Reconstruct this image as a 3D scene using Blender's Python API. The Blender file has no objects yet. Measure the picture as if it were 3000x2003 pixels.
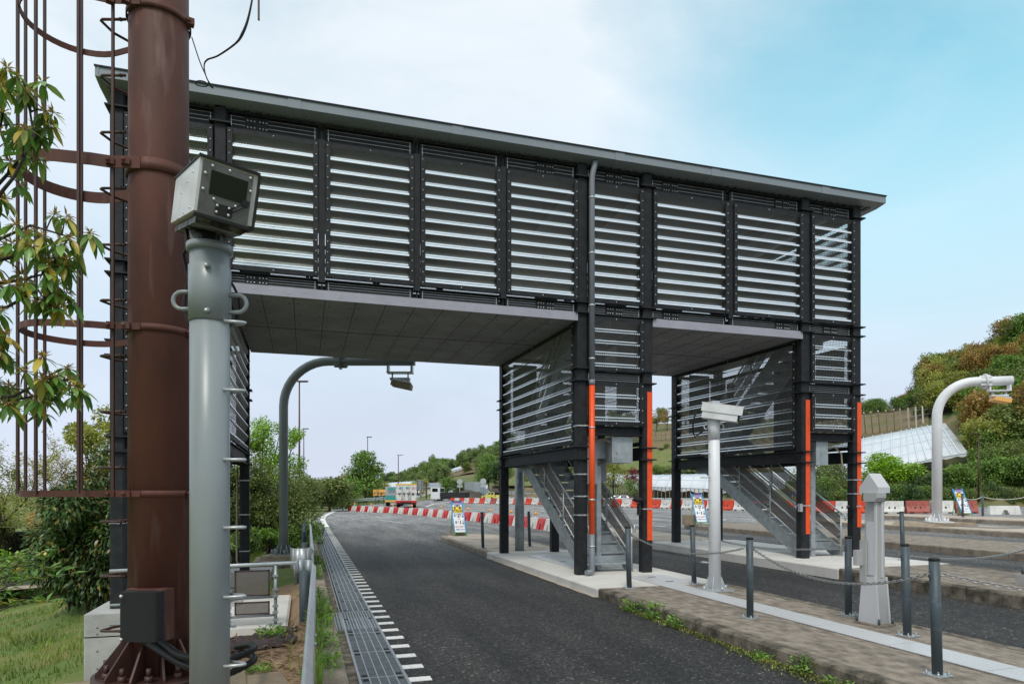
import bpy, bmesh, math, random
from mathutils import Vector, Matrix, Euler
S = bpy.context.scene
COL = S.collection
R = math.radians
random.seed(7)

# ---------------------------------------------------------------- camera, sky, sun, exposure
FPX, CXP, HY, CZ, YAW = 1960.0, 1500.0, 1440.0, 1.70, R(17.2)
cd = bpy.data.cameras.new('camera')
cam = bpy.data.objects.new('camera', cd); COL.objects.link(cam)
cam.location = (0, 0, CZ); cam.rotation_euler = (R(90), 0, -YAW)
cd.sensor_width = 36; cd.lens = FPX / 3000 * 36; cd.shift_y = (HY - 1001.5) / 3000
cd.clip_start = 0.05; cd.clip_end = 3000
S.camera = cam
S.view_settings.view_transform = 'Standard'; S.view_settings.look = 'None'
S.view_settings.exposure = 0.24; S.view_settings.gamma = 1
FV = (math.sin(YAW), math.cos(YAW)); RV = (math.cos(YAW), -math.sin(YAW))
def D(px, d, py=HY):
    """world point seen at photo pixel px,py (3000 wide) at depth d"""
    a = (px - CXP) / FPX
    return Vector(((FV[0] + a * RV[0]) * d, (FV[1] + a * RV[1]) * d, CZ + (HY - py) * d / FPX))

SUN_EL, SUN_AZ = R(52), R(205)      # azimuth clockwise from +Y
W = bpy.data.worlds.new('World'); S.world = W; W.use_nodes = True
nt = W.node_tree; N = nt.nodes; L = nt.links; N.clear()
out = N.new('ShaderNodeOutputWorld'); bg = N.new('ShaderNodeBackground'); L.new(bg.outputs[0], out.inputs[0])
sky = N.new('ShaderNodeTexSky'); sky.sky_type = 'NISHITA'; sky.sun_disc = False
sky.sun_elevation = SUN_EL; sky.sun_rotation = SUN_AZ; sky.air_density = 1.2; sky.dust_density = 1.5
bg.inputs[1].default_value = 0.12
tc = N.new('ShaderNodeTexCoord')
mp = N.new('ShaderNodeMapping'); mp.inputs['Scale'].default_value = (1.0, 1.0, 2.2); L.new(tc.outputs['Generated'], mp.inputs[0])
nz = N.new('ShaderNodeTexNoise'); nz.inputs['Scale'].default_value = 2.6; nz.inputs['Detail'].default_value = 6; nz.inputs['Roughness'].default_value = .55; nz.inputs['Distortion'].default_value = .6
L.new(mp.outputs[0], nz.inputs[0])
# clear patch of thin cloud up to the right
dp = N.new('ShaderNodeVectorMath'); dp.operation = 'DOT_PRODUCT'
v = (D(2850, 1, 60) - Vector((0, 0, CZ))).normalized(); dp.inputs[1].default_value = v
L.new(tc.outputs['Generated'], dp.inputs[0])
pm = N.new('ShaderNodeMapRange'); pm.inputs[1].default_value = .905; pm.inputs[2].default_value = 1.0; pm.inputs[3].default_value = 0; pm.inputs[4].default_value = .72
L.new(dp.outputs['Value'], pm.inputs[0])
nm = N.new('ShaderNodeMapRange'); nm.inputs[1].default_value = .35; nm.inputs[2].default_value = .7; nm.inputs[3].default_value = .20; nm.inputs[4].default_value = -.20
L.new(nz.outputs[0], nm.inputs[0])
ad = N.new('ShaderNodeMath'); ad.operation = 'ADD'; ad.use_clamp = True; L.new(pm.outputs[0], ad.inputs[0]); L.new(nm.outputs[0], ad.inputs[1])
sx = N.new('ShaderNodeSeparateXYZ'); L.new(tc.outputs['Generated'], sx.inputs[0])
rp = N.new('ShaderNodeValToRGB'); L.new(sx.outputs[2], rp.inputs[0])
e = rp.color_ramp.elements
e[0].position = 0; e[0].color = (4.9, 5.3, 6.3, 1); e[1].position = .62; e[1].color = (6.05, 6.55, 6.95, 1)
e2 = e.new(.22); e2.color = (4.9, 5.8, 6.8, 1)
mx = N.new('ShaderNodeMix'); mx.data_type = 'RGBA'; 
hm0 = N.new('ShaderNodeMapRange'); hm0.inputs[1].default_value = .12; hm0.inputs[2].default_value = .5; L.new(sx.outputs[2], hm0.inputs[0])
hmm = N.new('ShaderNodeMath'); hmm.operation = 'MULTIPLY'; L.new(ad.outputs[0], hmm.inputs[0])
cm = N.new('ShaderNodeMapRange'); cm.inputs[1].default_value = .3; cm.inputs[2].default_value = .7; cm.inputs[3].default_value = .93; cm.inputs[4].default_value = 1.07; L.new(nz.outputs[0], cm.inputs[0])
cs = N.new('ShaderNodeVectorMath'); cs.operation = 'SCALE'; L.new(rp.outputs[0], cs.inputs[0]); L.new(cm.outputs[0], cs.inputs['Scale']); L.new(hm0.outputs[0], hmm.inputs[1]); L.new(hmm.outputs[0], mx.inputs[0]); L.new(cs.outputs[0], mx.inputs[6])
tint = N.new('ShaderNodeMix'); tint.data_type = 'RGBA'; tint.blend_type = 'MULTIPLY'; tint.inputs[0].default_value = 1
tint.inputs[7].default_value = (1.25, 2.2, 1.75, 1); L.new(sky.outputs[0], tint.inputs[6])
L.new(tint.outputs[2], mx.inputs[7]); L.new(mx.outputs[2], bg.inputs[0])
sl = bpy.data.lights.new('sun', 'SUN'); sl.energy = 1.5; sl.angle = R(16); sl.color = (1, .95, .88)
sun = bpy.data.objects.new('sun', sl); COL.objects.link(sun)
sd = Vector((math.sin(SUN_AZ) * math.cos(SUN_EL), math.cos(SUN_AZ) * math.cos(SUN_EL), math.sin(SUN_EL)))
sun.rotation_euler = sd.to_track_quat('Z', 'Y').to_euler()
S.cycles.max_bounces = 8; S.cycles.transparent_max_bounces = 14
S.cycles.sample_clamp_indirect = 6

# ---------------------------------------------------------------- materials
def mat(name, c, rough=.6, metal=0., c2=None, sc=6., amt=1., bump=0., bsc=60., spec=None, lo=.35, hi=.65, stretch=None, isl=None, trans=0., emit=None):
    m = bpy.data.materials.new(name); m.use_nodes = True
    n = m.node_tree.nodes; l = m.node_tree.links; b = n['Principled BSDF']
    b.inputs['Base Color'].default_value = (*c, 1); b.inputs['Roughness'].default_value = rough; b.inputs['Metallic'].default_value = metal
    if spec is not None: b.inputs['Specular IOR Level'].default_value = spec
    t = n.new('ShaderNodeTexCoord'); mpn = n.new('ShaderNodeMapping'); l.new(t.outputs['Object'], mpn.inputs[0])
    if stretch: mpn.inputs['Scale'].default_value = stretch
    if c2:
        nz = n.new('ShaderNodeTexNoise'); nz.inputs['Scale'].default_value = sc; nz.inputs['Detail'].default_value = 6; nz.inputs['Roughness'].default_value = .62
        l.new(mpn.outputs[0], nz.inputs[0])
        r = n.new('ShaderNodeMapRange'); r.inputs[1].default_value = lo; r.inputs[2].default_value = hi; r.inputs[4].default_value = amt
        l.new(nz.outputs[0], r.inputs[0])
        x = n.new('ShaderNodeMix'); x.data_type = 'RGBA'; x.inputs[6].default_value = (*c, 1); x.inputs[7].default_value = (*c2, 1)
        l.new(r.outputs[0], x.inputs[0]); l.new(x.outputs[2], b.inputs['Base Color']); m['mixnode'] = x.name
    if isl:   # leaf to leaf variation
        g = n.new('ShaderNodeNewGeometry'); cr = n.new('ShaderNodeValToRGB'); l.new(g.outputs['Random Per Island'], cr.inputs[0])
        el = cr.color_ramp.elements
        while len(el) < len(isl): el.new(.5)
        for i, q in enumerate(isl): el[i].position = i / max(1, len(isl) - 1); el[i].color = (*q, 1)
        nz = n.new('ShaderNodeTexNoise'); nz.inputs['Scale'].default_value = sc; nz.inputs['Detail'].default_value = 2; l.new(mpn.outputs[0], nz.inputs[0])
        hv = n.new('ShaderNodeHueSaturation'); l.new(cr.outputs[0], hv.inputs['Color'])
        r = n.new('ShaderNodeMapRange'); r.inputs[1].default_value = .3; r.inputs[2].default_value = .7; r.inputs[3].default_value = .6; r.inputs[4].default_value = 1.35; l.new(nz.outputs[0], r.inputs[0])
        l.new(r.outputs[0], hv.inputs['Value']); l.new(hv.outputs[0], b.inputs['Base Color'])
    if bump:
        nb = n.new('ShaderNodeTexNoise'); nb.inputs['Scale'].default_value = bsc; nb.inputs['Detail'].default_value = 4; l.new(mpn.outputs[0], nb.inputs[0])
        bp = n.new('ShaderNodeBump'); bp.inputs['Strength'].default_value = bump; bp.inputs['Distance'].default_value = .02; l.new(nb.outputs[0], bp.inputs['Height']); l.new(bp.outputs[0], b.inputs['Normal'])
    if trans:
        o = n['Material Output']; td = n.new('ShaderNodeBsdfTranslucent'); ms = n.new('ShaderNodeMixShader'); ms.inputs[0].default_value = trans
        s = b.inputs['Base Color'].links[0].from_socket if b.inputs['Base Color'].links else None
        if s: l.new(s, td.inputs[0])
        else: td.inputs[0].default_value = (*c, 1)
        l.new(b.outputs[0], ms.inputs[1]); l.new(td.outputs[0], ms.inputs[2]); l.new(ms.outputs[0], o.inputs[0])
    if emit: b.inputs['Emission Color'].default_value = (*c, 1); b.inputs['Emission Strength'].default_value = emit
    return m

def perf(m, P, r, Q=None, stag=True):
    """punch real round holes through a sheet material, by its UVs in metres"""
    n = m.node_tree.nodes; l = m.node_tree.links; Q = Q or P * 1.732
    uv = n.new('ShaderNodeUVMap'); ds = []
    for off in ((0, 0), (.5, .5)) if stag else ((0, 0),):
        a = n.new('ShaderNodeVectorMath'); a.operation = 'MULTIPLY_ADD'; a.inputs[1].default_value = (1 / P, 1 / Q, 0); a.inputs[2].default_value = (*off, 0); l.new(uv.outputs[0], a.inputs[0])
        fr = n.new('ShaderNodeVectorMath'); fr.operation = 'FRACTION'; l.new(a.outputs[0], fr.inputs[0])
        s = n.new('ShaderNodeVectorMath'); s.operation = 'MULTIPLY_ADD'; s.inputs[1].default_value = (P, Q, 0); s.inputs[2].default_value = (-P / 2, -Q / 2, 0); l.new(fr.outputs[0], s.inputs[0])
        ln = n.new('ShaderNodeVectorMath'); ln.operation = 'LENGTH'; l.new(s.outputs[0], ln.inputs[0]); ds.append(ln.outputs['Value'])
    o = ds[0]
    if stag:
        mn = n.new('ShaderNodeMath'); mn.operation = 'MINIMUM'; l.new(ds[0], mn.inputs[0]); l.new(ds[1], mn.inputs[1]); o = mn.outputs[0]
    lt = n.new('ShaderNodeMath'); lt.operation = 'GREATER_THAN'; lt.inputs[1].default_value = r; l.new(o, lt.inputs[0])
    l.new(lt.outputs[0], n['Principled BSDF'].inputs['Alpha'])
    return m

M = {}
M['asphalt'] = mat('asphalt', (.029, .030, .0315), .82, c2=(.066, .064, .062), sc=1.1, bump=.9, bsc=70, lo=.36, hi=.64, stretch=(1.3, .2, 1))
def asphalt_detail(m):
    n = m.node_tree.nodes; l = m.node_tree.links; b = n['Principled BSDF']
    t = n.new('ShaderNodeTexCoord')
    vo = n.new('ShaderNodeTexVoronoi'); vo.inputs['Scale'].default_value = 46; l.new(t.outputs['Object'], vo.inputs[0])
    cr = n.new('ShaderNodeValToRGB'); l.new(vo.outputs['Color'], cr.inputs[0])
    el = cr.color_ramp.elements; el[0].position = .1; el[0].color = (.3, .3, .32, 1); el[1].position = 1; el[1].color = (6.5, 6.2, 5.8, 1)
    q = el.new(.6); q.color = (.85, .85, .85, 1); q = el.new(.84); q.color = (1.9, 1.85, 1.75, 1)
    x = n[m['mixnode']]; mu = n.new('ShaderNodeMix'); mu.data_type = 'RGBA'; mu.blend_type = 'MULTIPLY'; mu.inputs[0].default_value = 1
    l.new(x.outputs[2], mu.inputs[6]); l.new(cr.outputs[0], mu.inputs[7])
    # far plaza brightened with distance: grazing sheen painted into the asphalt colour
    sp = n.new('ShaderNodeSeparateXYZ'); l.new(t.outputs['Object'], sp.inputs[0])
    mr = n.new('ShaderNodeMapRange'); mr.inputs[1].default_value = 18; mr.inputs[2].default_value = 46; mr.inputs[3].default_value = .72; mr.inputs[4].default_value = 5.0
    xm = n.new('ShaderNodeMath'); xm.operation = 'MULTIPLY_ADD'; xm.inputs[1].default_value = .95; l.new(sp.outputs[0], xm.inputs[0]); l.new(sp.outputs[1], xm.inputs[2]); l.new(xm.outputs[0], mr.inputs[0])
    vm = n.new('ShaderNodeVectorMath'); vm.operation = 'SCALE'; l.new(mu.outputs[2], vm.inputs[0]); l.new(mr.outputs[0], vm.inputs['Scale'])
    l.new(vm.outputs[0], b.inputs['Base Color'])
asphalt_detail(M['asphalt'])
M['conc_new'] = mat('pale_concrete', (.68, .655, .61), .8, c2=(.54, .51, .465), sc=1.4, bump=.15, bsc=40, lo=.45, hi=.75)
M['conc_old'] = mat('weathered_concrete', (.35, .295, .235), .9, c2=(.105, .085, .065), sc=6.5, bump=.7, bsc=90, stretch=(1.35, .85, 1), lo=.36, hi=.72)
M['conc_dirty'] = mat('mossy_concrete', (.24, .20, .155), .9, c2=(.05, .045, .03), sc=5, bump=.5, bsc=45, lo=.36, hi=.62)
M['conc_pale'] = mat('tan_island_concrete', (.47, .395, .315), .9, c2=(.27, .22, .17), sc=1.6, bump=.4, bsc=60, lo=.45, hi=.75)
M['kerb'] = mat('kerb_stone', (.36, .30, .235), .9, c2=(.19, .155, .12), sc=3, bump=.4, bsc=50)
M['conc_grey'] = mat('cast_concrete', (.46, .455, .44), .8, c2=(.34, .335, .32), sc=2.5, bump=.2, bsc=35)
M['conc_tan'] = mat('tan_concrete', (.36, .29, .2), .9, c2=(.26, .2, .14), sc=6, bump=.3, bsc=60)
M['dark'] = mat('dark_painted_steel', (.010, .0108, .0125), .6, spec=.3, c2=(.026, .028, .031), sc=9, amt=.8, bump=.05, bsc=30)
M['roof'] = mat('grey_roof_steel', (.21, .24, .265), .42, c2=(.23, .26, .285), sc=1.5)
M['deck'] = mat('roof_deck_steel', (.07, .075, .08), .5)
M['soffit'] = mat('soffit_board', (.30, .30, .305), .75, c2=(.22, .22, .22), sc=1.3)
M['black'] = mat('black_joint', (.008, .008, .009), .7)
M['strip'] = mat('lilac_grey_fascia', (.36, .35, .40), .45, c2=(.31, .30, .35), sc=3)
M['orange'] = mat('orange_reflective', (.85, .085, .008), .45, c2=(.60, .065, .012), sc=11, lo=.5, hi=.75)
M['galv'] = mat('galvanised_steel', (.40, .435, .45), .42, .35, c2=(.27, .30, .31), sc=7, bump=.06, bsc=25)
M['galv_l'] = mat('bright_galvanised', (.55, .57, .58), .4, .5, c2=(.42, .45, .46), sc=9)
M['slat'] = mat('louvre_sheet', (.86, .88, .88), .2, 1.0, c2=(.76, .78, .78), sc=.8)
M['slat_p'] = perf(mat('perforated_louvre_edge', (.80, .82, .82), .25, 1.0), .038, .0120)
M['slat_d'] = mat('shaded_louvre_sheet', (.20, .21, .20), .32, .85, c2=(.16, .17, .16), sc=1.2)  # darker copy of the louvre sheet, shade of downward faces put into the colour
M['slat_dp'] = perf(mat('shaded_perforated_sheet', (.25, .26, .255), .48, .8), .038, .0140)  # perforated sheet with the same painted-in shade for overhanging faces
M['mesh_p'] = perf(mat('perforated_rail_panel', (.145, .125, .11), .6), .014, .0026)
M['pipe'] = mat('grey_plastic_pipe', (.19, .205, .23), .4)
M['bolt'] = mat('zinc_bolt', (.6, .6, .58), .35, .5)
M['rust'] = mat('brown_painted_steel', (.142, .055, .039), .6, spec=.25, c2=(.050, .024, .019), sc=2.1, bump=.06, bsc=25, stretch=(1, 1, .35), lo=.3, hi=.75)
def brown_wear(m):   # paint bleached towards the top of the mast, darker and stained towards its foot
    n = m.node_tree.nodes; l = m.node_tree.links; b = n['Principled BSDF']; x = n[m['mixnode']]
    t = n.new('ShaderNodeTexCoord'); nz = n.new('ShaderNodeTexNoise'); nz.inputs['Scale'].default_value = 9; nz.inputs['Detail'].default_value = 5
    mp = n.new('ShaderNodeMapping'); mp.inputs['Scale'].default_value = (1, 1, .16); l.new(t.outputs['Object'], mp.inputs[0]); l.new(mp.outputs[0], nz.inputs[0])
    r = n.new('ShaderNodeMapRange'); r.inputs[1].default_value = .585; r.inputs[2].default_value = .72; r.inputs[4].default_value = .55; l.new(nz.outputs[0], r.inputs[0])
    y = n.new('ShaderNodeMix'); y.data_type = 'RGBA'; y.inputs[7].default_value = (.2, .13, .11, 1); l.new(r.outputs[0], y.inputs[0]); l.new(x.outputs[2], y.inputs[6])
    l.new(y.outputs[2], b.inputs['Base Color'])
brown_wear(M['rust'])
M['rust_d'] = mat('dark_brown_steel', (.075, .031, .022), .5, c2=(.042, .021, .016), sc=5)
M['greypole'] = mat('grey_painted_pole', (.27, .30, .305), .33, c2=(.235, .265, .27), sc=1.2, bump=.04, bsc=160)
M['whitebox'] = mat('off_white_paint', (.74, .74, .73), .3, c2=(.5, .5, .5), sc=3, lo=.4, hi=.8)
M['facegrey'] = mat('grey_faceplate', (.15, .15, .145), .4, .3, c2=(.10, .10, .095), sc=8)
M['dirt_stain'] = mat('dirty_bracket', (.16, .16, .15), .6, c2=(.02, .02, .018), sc=9, lo=.45, hi=.55)
M['glass'] = mat('dark_glass', (.006, .008, .009), .06)
M['whitepole'] = mat('white_painted_pole', (.78, .78, .79), .42, c2=(.70, .70, .71), sc=2)
M['cabinet'] = mat('pale_grey_cabinet', (.40, .395, .385), .45, c2=(.36, .355, .345), sc=2)
M['cabinet_l'] = mat('pale_cabinet_cap', (.52, .52, .53), .45)
M['bollard'] = mat('grey_steel_post', (.062, .083, .095), .5, .1, c2=(.15, .17, .18), sc=6, lo=.55, hi=.75)
M['chain'] = mat('steel_chain', (.36, .36, .35), .4, .7)
M['rope'] = mat('white_rope', (.7, .68, .62), .8)
M['cable'] = mat('black_cable', (.006, .0065, .007), .5, spec=.3)
M['beige'] = mat('beige_conduit', (.36, .30, .22), .6)
M['paint'] = mat('white_road_paint', (.74, .73, .70), .7, c2=(.45, .44, .42), sc=22, lo=.52, hi=.72, bump=.2)
M['checker'] = mat('checker_plate', (.62, .62, .62), .45, .15, c2=(.52, .52, .53), sc=40, bump=.3, bsc=45)
M['grate'] = mat('grating_steel', (.13, .155, .17), .5, .4, c2=(.2, .22, .235), sc=8)
M['grate_l'] = mat('grating_edge', (.34, .37, .39), .45, .4)
M['red'] = mat('red_plastic', (.62, .022, .016), .42, c2=(.5, .02, .016), sc=3)
M['redo'] = mat('orange_red_plastic', (.72, .065, .018), .42, c2=(.6, .05, .02), sc=3)
M['redf'] = mat('faded_red_plastic', (.40, .10, .07), .55, c2=(.33, .08, .06), sc=3)
M['white_pl'] = mat('white_plastic', (.72, .70, .66), .5, c2=(.58, .56, .52), sc=3)
M['lampor'] = mat('amber_lens', (.9, .33, .01), .25)
M['skyblue'] = mat('sky_blue_frame', (.03, .42, .82), .4)
M['green'] = mat('green_tube', (.02, .38, .05), .4)
M['signwhite'] = mat('sign_white', (.78, .78, .80), .4)
M['signpurple'] = mat('sign_purple', (.10, .03, .17), .4)
M['signlilac'] = mat('sign_lilac', (.52, .48, .68), .4)
M['signyellow'] = mat('sign_yellow', (.86, .60, .01), .4)
M['ink'] = mat('black_ink', (.012, .012, .014), .5)
M['inkred'] = mat('red_ink', (.62, .03, .04), .5)
M['inkblue'] = mat('blue_ink', (.02, .10, .28), .5)
M['inkgreen'] = mat('green_ink', (.02, .32, .2), .5)
M['lampbrown'] = mat('brown_lamp_post', (.075, .030, .024), .5)
M['signorange'] = mat('orange_board', (.80, .42, .10), .5)
M['tyre'] = mat('rubber', (.014, .014, .015), .8)
M['carwhite'] = mat('white_car_paint', (.74, .74, .74), .2)
M['caryellow'] = mat('yellow_car_paint', (.72, .66, .14), .2)
M['carsilver'] = mat('silver_car_paint', (.5, .52, .54), .2, .4)
M['carblue'] = mat('blue_van_paint', (.10, .25, .36), .3)
M['truckcream'] = mat('cream_truck_body', (.72, .70, .64), .35, c2=(.62, .60, .55), sc=2)
M['trucky'] = mat('yellow_truck_roof', (.78, .46, .02), .4)
M['truckred'] = mat('red_truck_sill', (.55, .02, .025), .35)
M['truckteal'] = mat('teal_truck_paint', (.05, .30, .26), .35)
M['bed'] = mat('black_tarpaulin', (.018, .018, .02), .6)
M['vinyl'] = mat('greenhouse_vinyl', (.84, .85, .87), .4, c2=(.74, .76, .79), sc=.5, stretch=(1, 1, 4), trans=.25)
M['vinylrib'] = mat('greenhouse_rib', (.62, .72, .78), .4)
M['bleached'] = mat('bleached_pole', (.52, .47, .42), .9)
M['wood'] = mat('weathered_wood', (.24, .20, .16), .9, c2=(.15, .12, .1), sc=3)
M['bark'] = mat('bark', (.075, .058, .042), .9, c2=(.04, .03, .022), sc=8, bump=.4)
M['bark_d'] = mat('dark_bark', (.028, .022, .016), .9, c2=(.045, .035, .028), sc=12)
M['soil'] = mat('sandy_soil', (.36, .24, .135), .95, c2=(.23, .15, .085), sc=3, bump=.5, bsc=30)
M['litter'] = mat('leaf_litter', (.15, .10, .06), .95, isl=[(.30, .20, .11), (.16, .09, .05), (.40, .29, .17), (.22, .10, .05)], sc=4)
M['tarp'] = mat('brown_sheet', (.075, .045, .042), .5, c2=(.045, .028, .027), sc=5)
M['grassground'] = mat('grass_ground', (.10, .16, .025), .95, c2=(.22, .18, .06), sc=.8, bump=.6, bsc=25, lo=.42, hi=.7)
M['hillground'] = mat('hill_ground', (.10, .14, .035), .95, c2=(.20, .145, .08), sc=.16, bump=.8, bsc=1.2, lo=.42, hi=.58)
def leafmat(name, cols, tr=.3, sc=.8, rough=.45): return mat(name, cols[0], rough, isl=cols, sc=sc, trans=tr)
M['lf_grass'] = leafmat('grass_blades', [(0.115, 0.230, 0.023), (0.184, 0.276, 0.035), (0.253, 0.288, 0.058), (0.104, 0.184, 0.023)], .3)
M['lf_green'] = leafmat('green_leaves', [(0.149, 0.276, 0.046),(0.218, 0.356, 0.057),(0.103, 0.207, 0.034),(0.276, 0.380, 0.081)], .25)
M['lf_dark'] = leafmat('dark_leaves', [(.035,.085,.018),(.07,.14,.03),(.045,.10,.022),(.10,.17,.04)], .12, rough=.35)
M['lf_darkor'] = leafmat('dark_leaves_with_orange_shoots', [(.035,.09,.018),(.06,.13,.025),(.10,.18,.04),(.045,.10,.02),(.08,.15,.03),(.30,.19,.05)], .15, rough=.35)
M['lf_mixed'] = leafmat('olive_leaves', [(0.161, 0.241, 0.046),(0.230, 0.299, 0.069),(0.103, 0.172, 0.034),(0.287, 0.287, 0.092),(0.138, 0.218, 0.046)], .25)
M['lf_yellow'] = leafmat('yellow_green_leaves', [(.36,.42,.08),(.45,.46,.11),(.27,.34,.06),(.46,.38,.12)], .4)
M['lf_bright'] = leafmat('bright_green_leaves', [(.24,.46,.02),(.32,.52,.03),(.16,.34,.015),(.38,.54,.05)], .3)
M['lf_brown'] = leafmat('russet_leaves', [(0.432, 0.240, 0.066),(0.504, 0.312, 0.096),(0.288, 0.264, 0.060),(0.360, 0.180, 0.054),(0.264, 0.288, 0.060)], .3)
M['lf_red'] = leafmat('red_leaves', [(0.300, 0.045, 0.045), (0.225, 0.053, 0.045), (0.390, 0.075, 0.060)], .3)
M['lf_teal'] = leafmat('hill_leaves', [(0.195, 0.305, 0.091),(0.260, 0.364, 0.111),(0.143, 0.234, 0.072),(0.338, 0.390, 0.130)], .2, sc=.4)
M['lf_near'] = leafmat('glossy_leaves', [(0.108, 0.259, 0.039), (0.184, 0.367, 0.065), (0.086, 0.184, 0.032), (0.281, 0.432, 0.108), (0.620, 0.432, 0.054)], .3, sc=3, rough=.3)
M['lf_tassel'] = leafmat('flower_tassels', [(0.446, 0.330, 0.083), (0.330, 0.215, 0.066), (0.528, 0.413, 0.132)], .3)
M['lf_weed'] = leafmat('weed_leaves', [(0.160, 0.352, 0.048), (0.224, 0.432, 0.064), (0.320, 0.432, 0.080), (0.112, 0.256, 0.032)], .35, sc=4)
M['moss'] = leafmat('moss', [(0.144, 0.180, 0.024), (0.216, 0.228, 0.036), (0.084, 0.096, 0.024)], .1)

# ---------------------------------------------------------------- helpers
OFF = {}
class MB:
    def __init__(s): s.v = []; s.f = []; s.sm = []; s.mi = []; s.uv = {}
    def face(s, idx, mi=0, sm=False, uv=None):
        if uv: s.uv[len(s.f)] = uv
        s.f.append(idx); s.sm.append(sm); s.mi.append(mi)
    def quad(s, a, b, c, d, mi=0, uv=None, sm=False):
        i = len(s.v); s.v += [tuple(a), tuple(b), tuple(c), tuple(d)]; s.face((i, i + 1, i + 2, i + 3), mi, sm, uv)
    def box(s, c, z, rz=0, mi=0, bev=0):
        x, y, h = z[0] / 2, z[1] / 2, z[2] / 2; i = len(s.v); ca, sa = math.cos(rz), math.sin(rz)
        if bev: return s.bevbox(c, z, rz, mi, bev)
        for dz in (-h, h):
            for dx, dy in ((-x, -y), (x, -y), (x, y), (-x, y)):
                s.v.append((c[0] + dx * ca - dy * sa, c[1] + dx * sa + dy * ca, c[2] + dz))
        for q in ((3, 2, 1, 0), (4, 5, 6, 7), (0, 1, 5, 4), (1, 2, 6, 5), (2, 3, 7, 6), (3, 0, 4, 7)): s.face(tuple(i + k for k in q), mi)
    def bevbox(s, c, z, rz, mi, b):
        x, y = z[0] / 2, z[1] / 2
        p = [(-x + b, -y), (x - b, -y), (x, -y + b), (x, y - b), (x - b, y), (-x + b, y), (-x, y - b), (-x, -y + b)]
        ca, sa = math.cos(rz), math.sin(rz)
        s.ext([(c[0] + a * ca - d * sa, c[1] + a * sa + d * ca) for a, d in p], c[2] - z[2] / 2, c[2] + z[2] / 2, mi)
    def ext(s, poly, z0, z1, mi=0, mitop=None, inset=0):
        """vertical prism from a plan polygon (ccw)"""
        n = len(poly); i = len(s.v); s.v += [(p[0], p[1], z0) for p in poly]; s.v += [(p[0], p[1], z1) for p in poly]
        for k in range(n): s.face((i + k, i + (k + 1) % n, i + n + (k + 1) % n, i + n + k), mi)
        s.face(tuple(i + n + k for k in range(n)), mi if mitop is None else mitop); s.face(tuple(i + k for k in reversed(range(n))), mi)
    def prism(s, prof, o, ea, eb, ec, mi=0, cap=True, close=True, sm=False):
        """profile (a,b) pairs in the plane o+a*ea+b*eb, swept by vector ec"""
        o, ea, eb, ec = Vector(o), Vector(ea), Vector(eb), Vector(ec); n = len(prof); i = len(s.v)
        for k in (0, 1): s.v += [tuple(o + ea * a + eb * b + ec * k) for a, b in prof]
        for k in range(n if close else n - 1): s.face((i + k, i + (k + 1) % n, i + n + (k + 1) % n, i + n + k), mi, sm)
        if cap and close: s.face(tuple(i + k for k in reversed(range(n))), mi); s.face(tuple(i + n + k for k in range(n)), mi)
    def bar(s, a, b, w, h, mi=0, up=(0, 0, 1)):
        a, b = Vector(a), Vector(b); t = (b - a).normalized(); r = t.cross(Vector(up))
        if r.length < 1e-4: r = t.cross(Vector((1, 0, 0)))
        r.normalize(); u = r.cross(t)
        s.prism([(-w / 2, -h / 2), (w / 2, -h / 2), (w / 2, h / 2), (-w / 2, h / 2)], a, r, u, b - a, mi)
    def tube(s, pts, r, n=8, mi=0, closed=False, cap=True):
        pts = [Vector(p) for p in pts]; m = len(pts); i = len(s.v); pr = None
        rr = r if isinstance(r, (list, tuple)) else [r] * m
        for k in range(m):
            if closed: t = pts[(k + 1) % m] - pts[k - 1]
            else: t = pts[min(k + 1, m - 1)] - pts[max(k - 1, 0)]
            t.normalize()
            if pr is None:
                pr = t.cross(Vector((0, 0, 1)));
                if pr.length < .05: pr = t.cross(Vector((1, 0, 0)))
            pr = pr - t * pr.dot(t); pr.normalize(); q = t.cross(pr)
            for j in range(n):
                an = 2 * math.pi * j / n; s.v.append(tuple(pts[k] + (pr * math.cos(an) + q * math.sin(an)) * rr[k]))
        for k in range(m if closed else m - 1):
            for j in range(n):
                a, b = i + k * n, i + ((k + 1) % m) * n
                s.face((a + j, a + (j + 1) % n, b + (j + 1) % n, b + j), mi, True)
        if cap and not closed: s.face(tuple(i + j for j in reversed(range(n))), mi); s.face(tuple(i + (m - 1) * n + j for j in range(n)), mi)
    def cyl(s, c, r, z0, z1, n=16, r2=None, mi=0):
        s.tube([(c[0], c[1], z0), (c[0], c[1], z1)], [r, r if r2 is None else r2], n, mi)
    def lathe(s, c, prof, n=20, mi=0):
        i = len(s.v)
        for r, z in prof:
            for j in range(n): a = 2 * math.pi * j / n; s.v.append((c[0] + r * math.cos(a), c[1] + r * math.sin(a), c[2] + z))
        for k in range(len(prof) - 1):
            for j in range(n): s.face((i + k * n + j, i + k * n + (j + 1) % n, i + (k + 1) * n + (j + 1) % n, i + (k + 1) * n + j), mi, True)
    def ball(s, c, r, mi=0, n=6, sq=1):
        s.lathe(c, [(max(1e-4, r * math.sin(math.pi * k / 4)), -r * sq * math.cos(math.pi * k / 4)) for k in range(5)], n, mi)
    def leaf(s, p, d, nrm, l, w, mi=0, fold=.15):
        d = Vector(d).normalized(); nrm = Vector(nrm); r = d.cross(nrm)
        if r.length < 1e-3: r = d.cross(Vector((.3, .5, .8)))
        r.normalize(); u = r.cross(d); p = Vector(p); i = len(s.v)
        s.v += [tuple(p), tuple(p + d * l * .45 + r * w / 2 + u * w * fold), tuple(p + d * l - u * l * .12), tuple(p + d * l * .45 - r * w / 2 + u * w * fold)]
        s.face((i, i + 1, i + 2, i + 3), mi, True)
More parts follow.
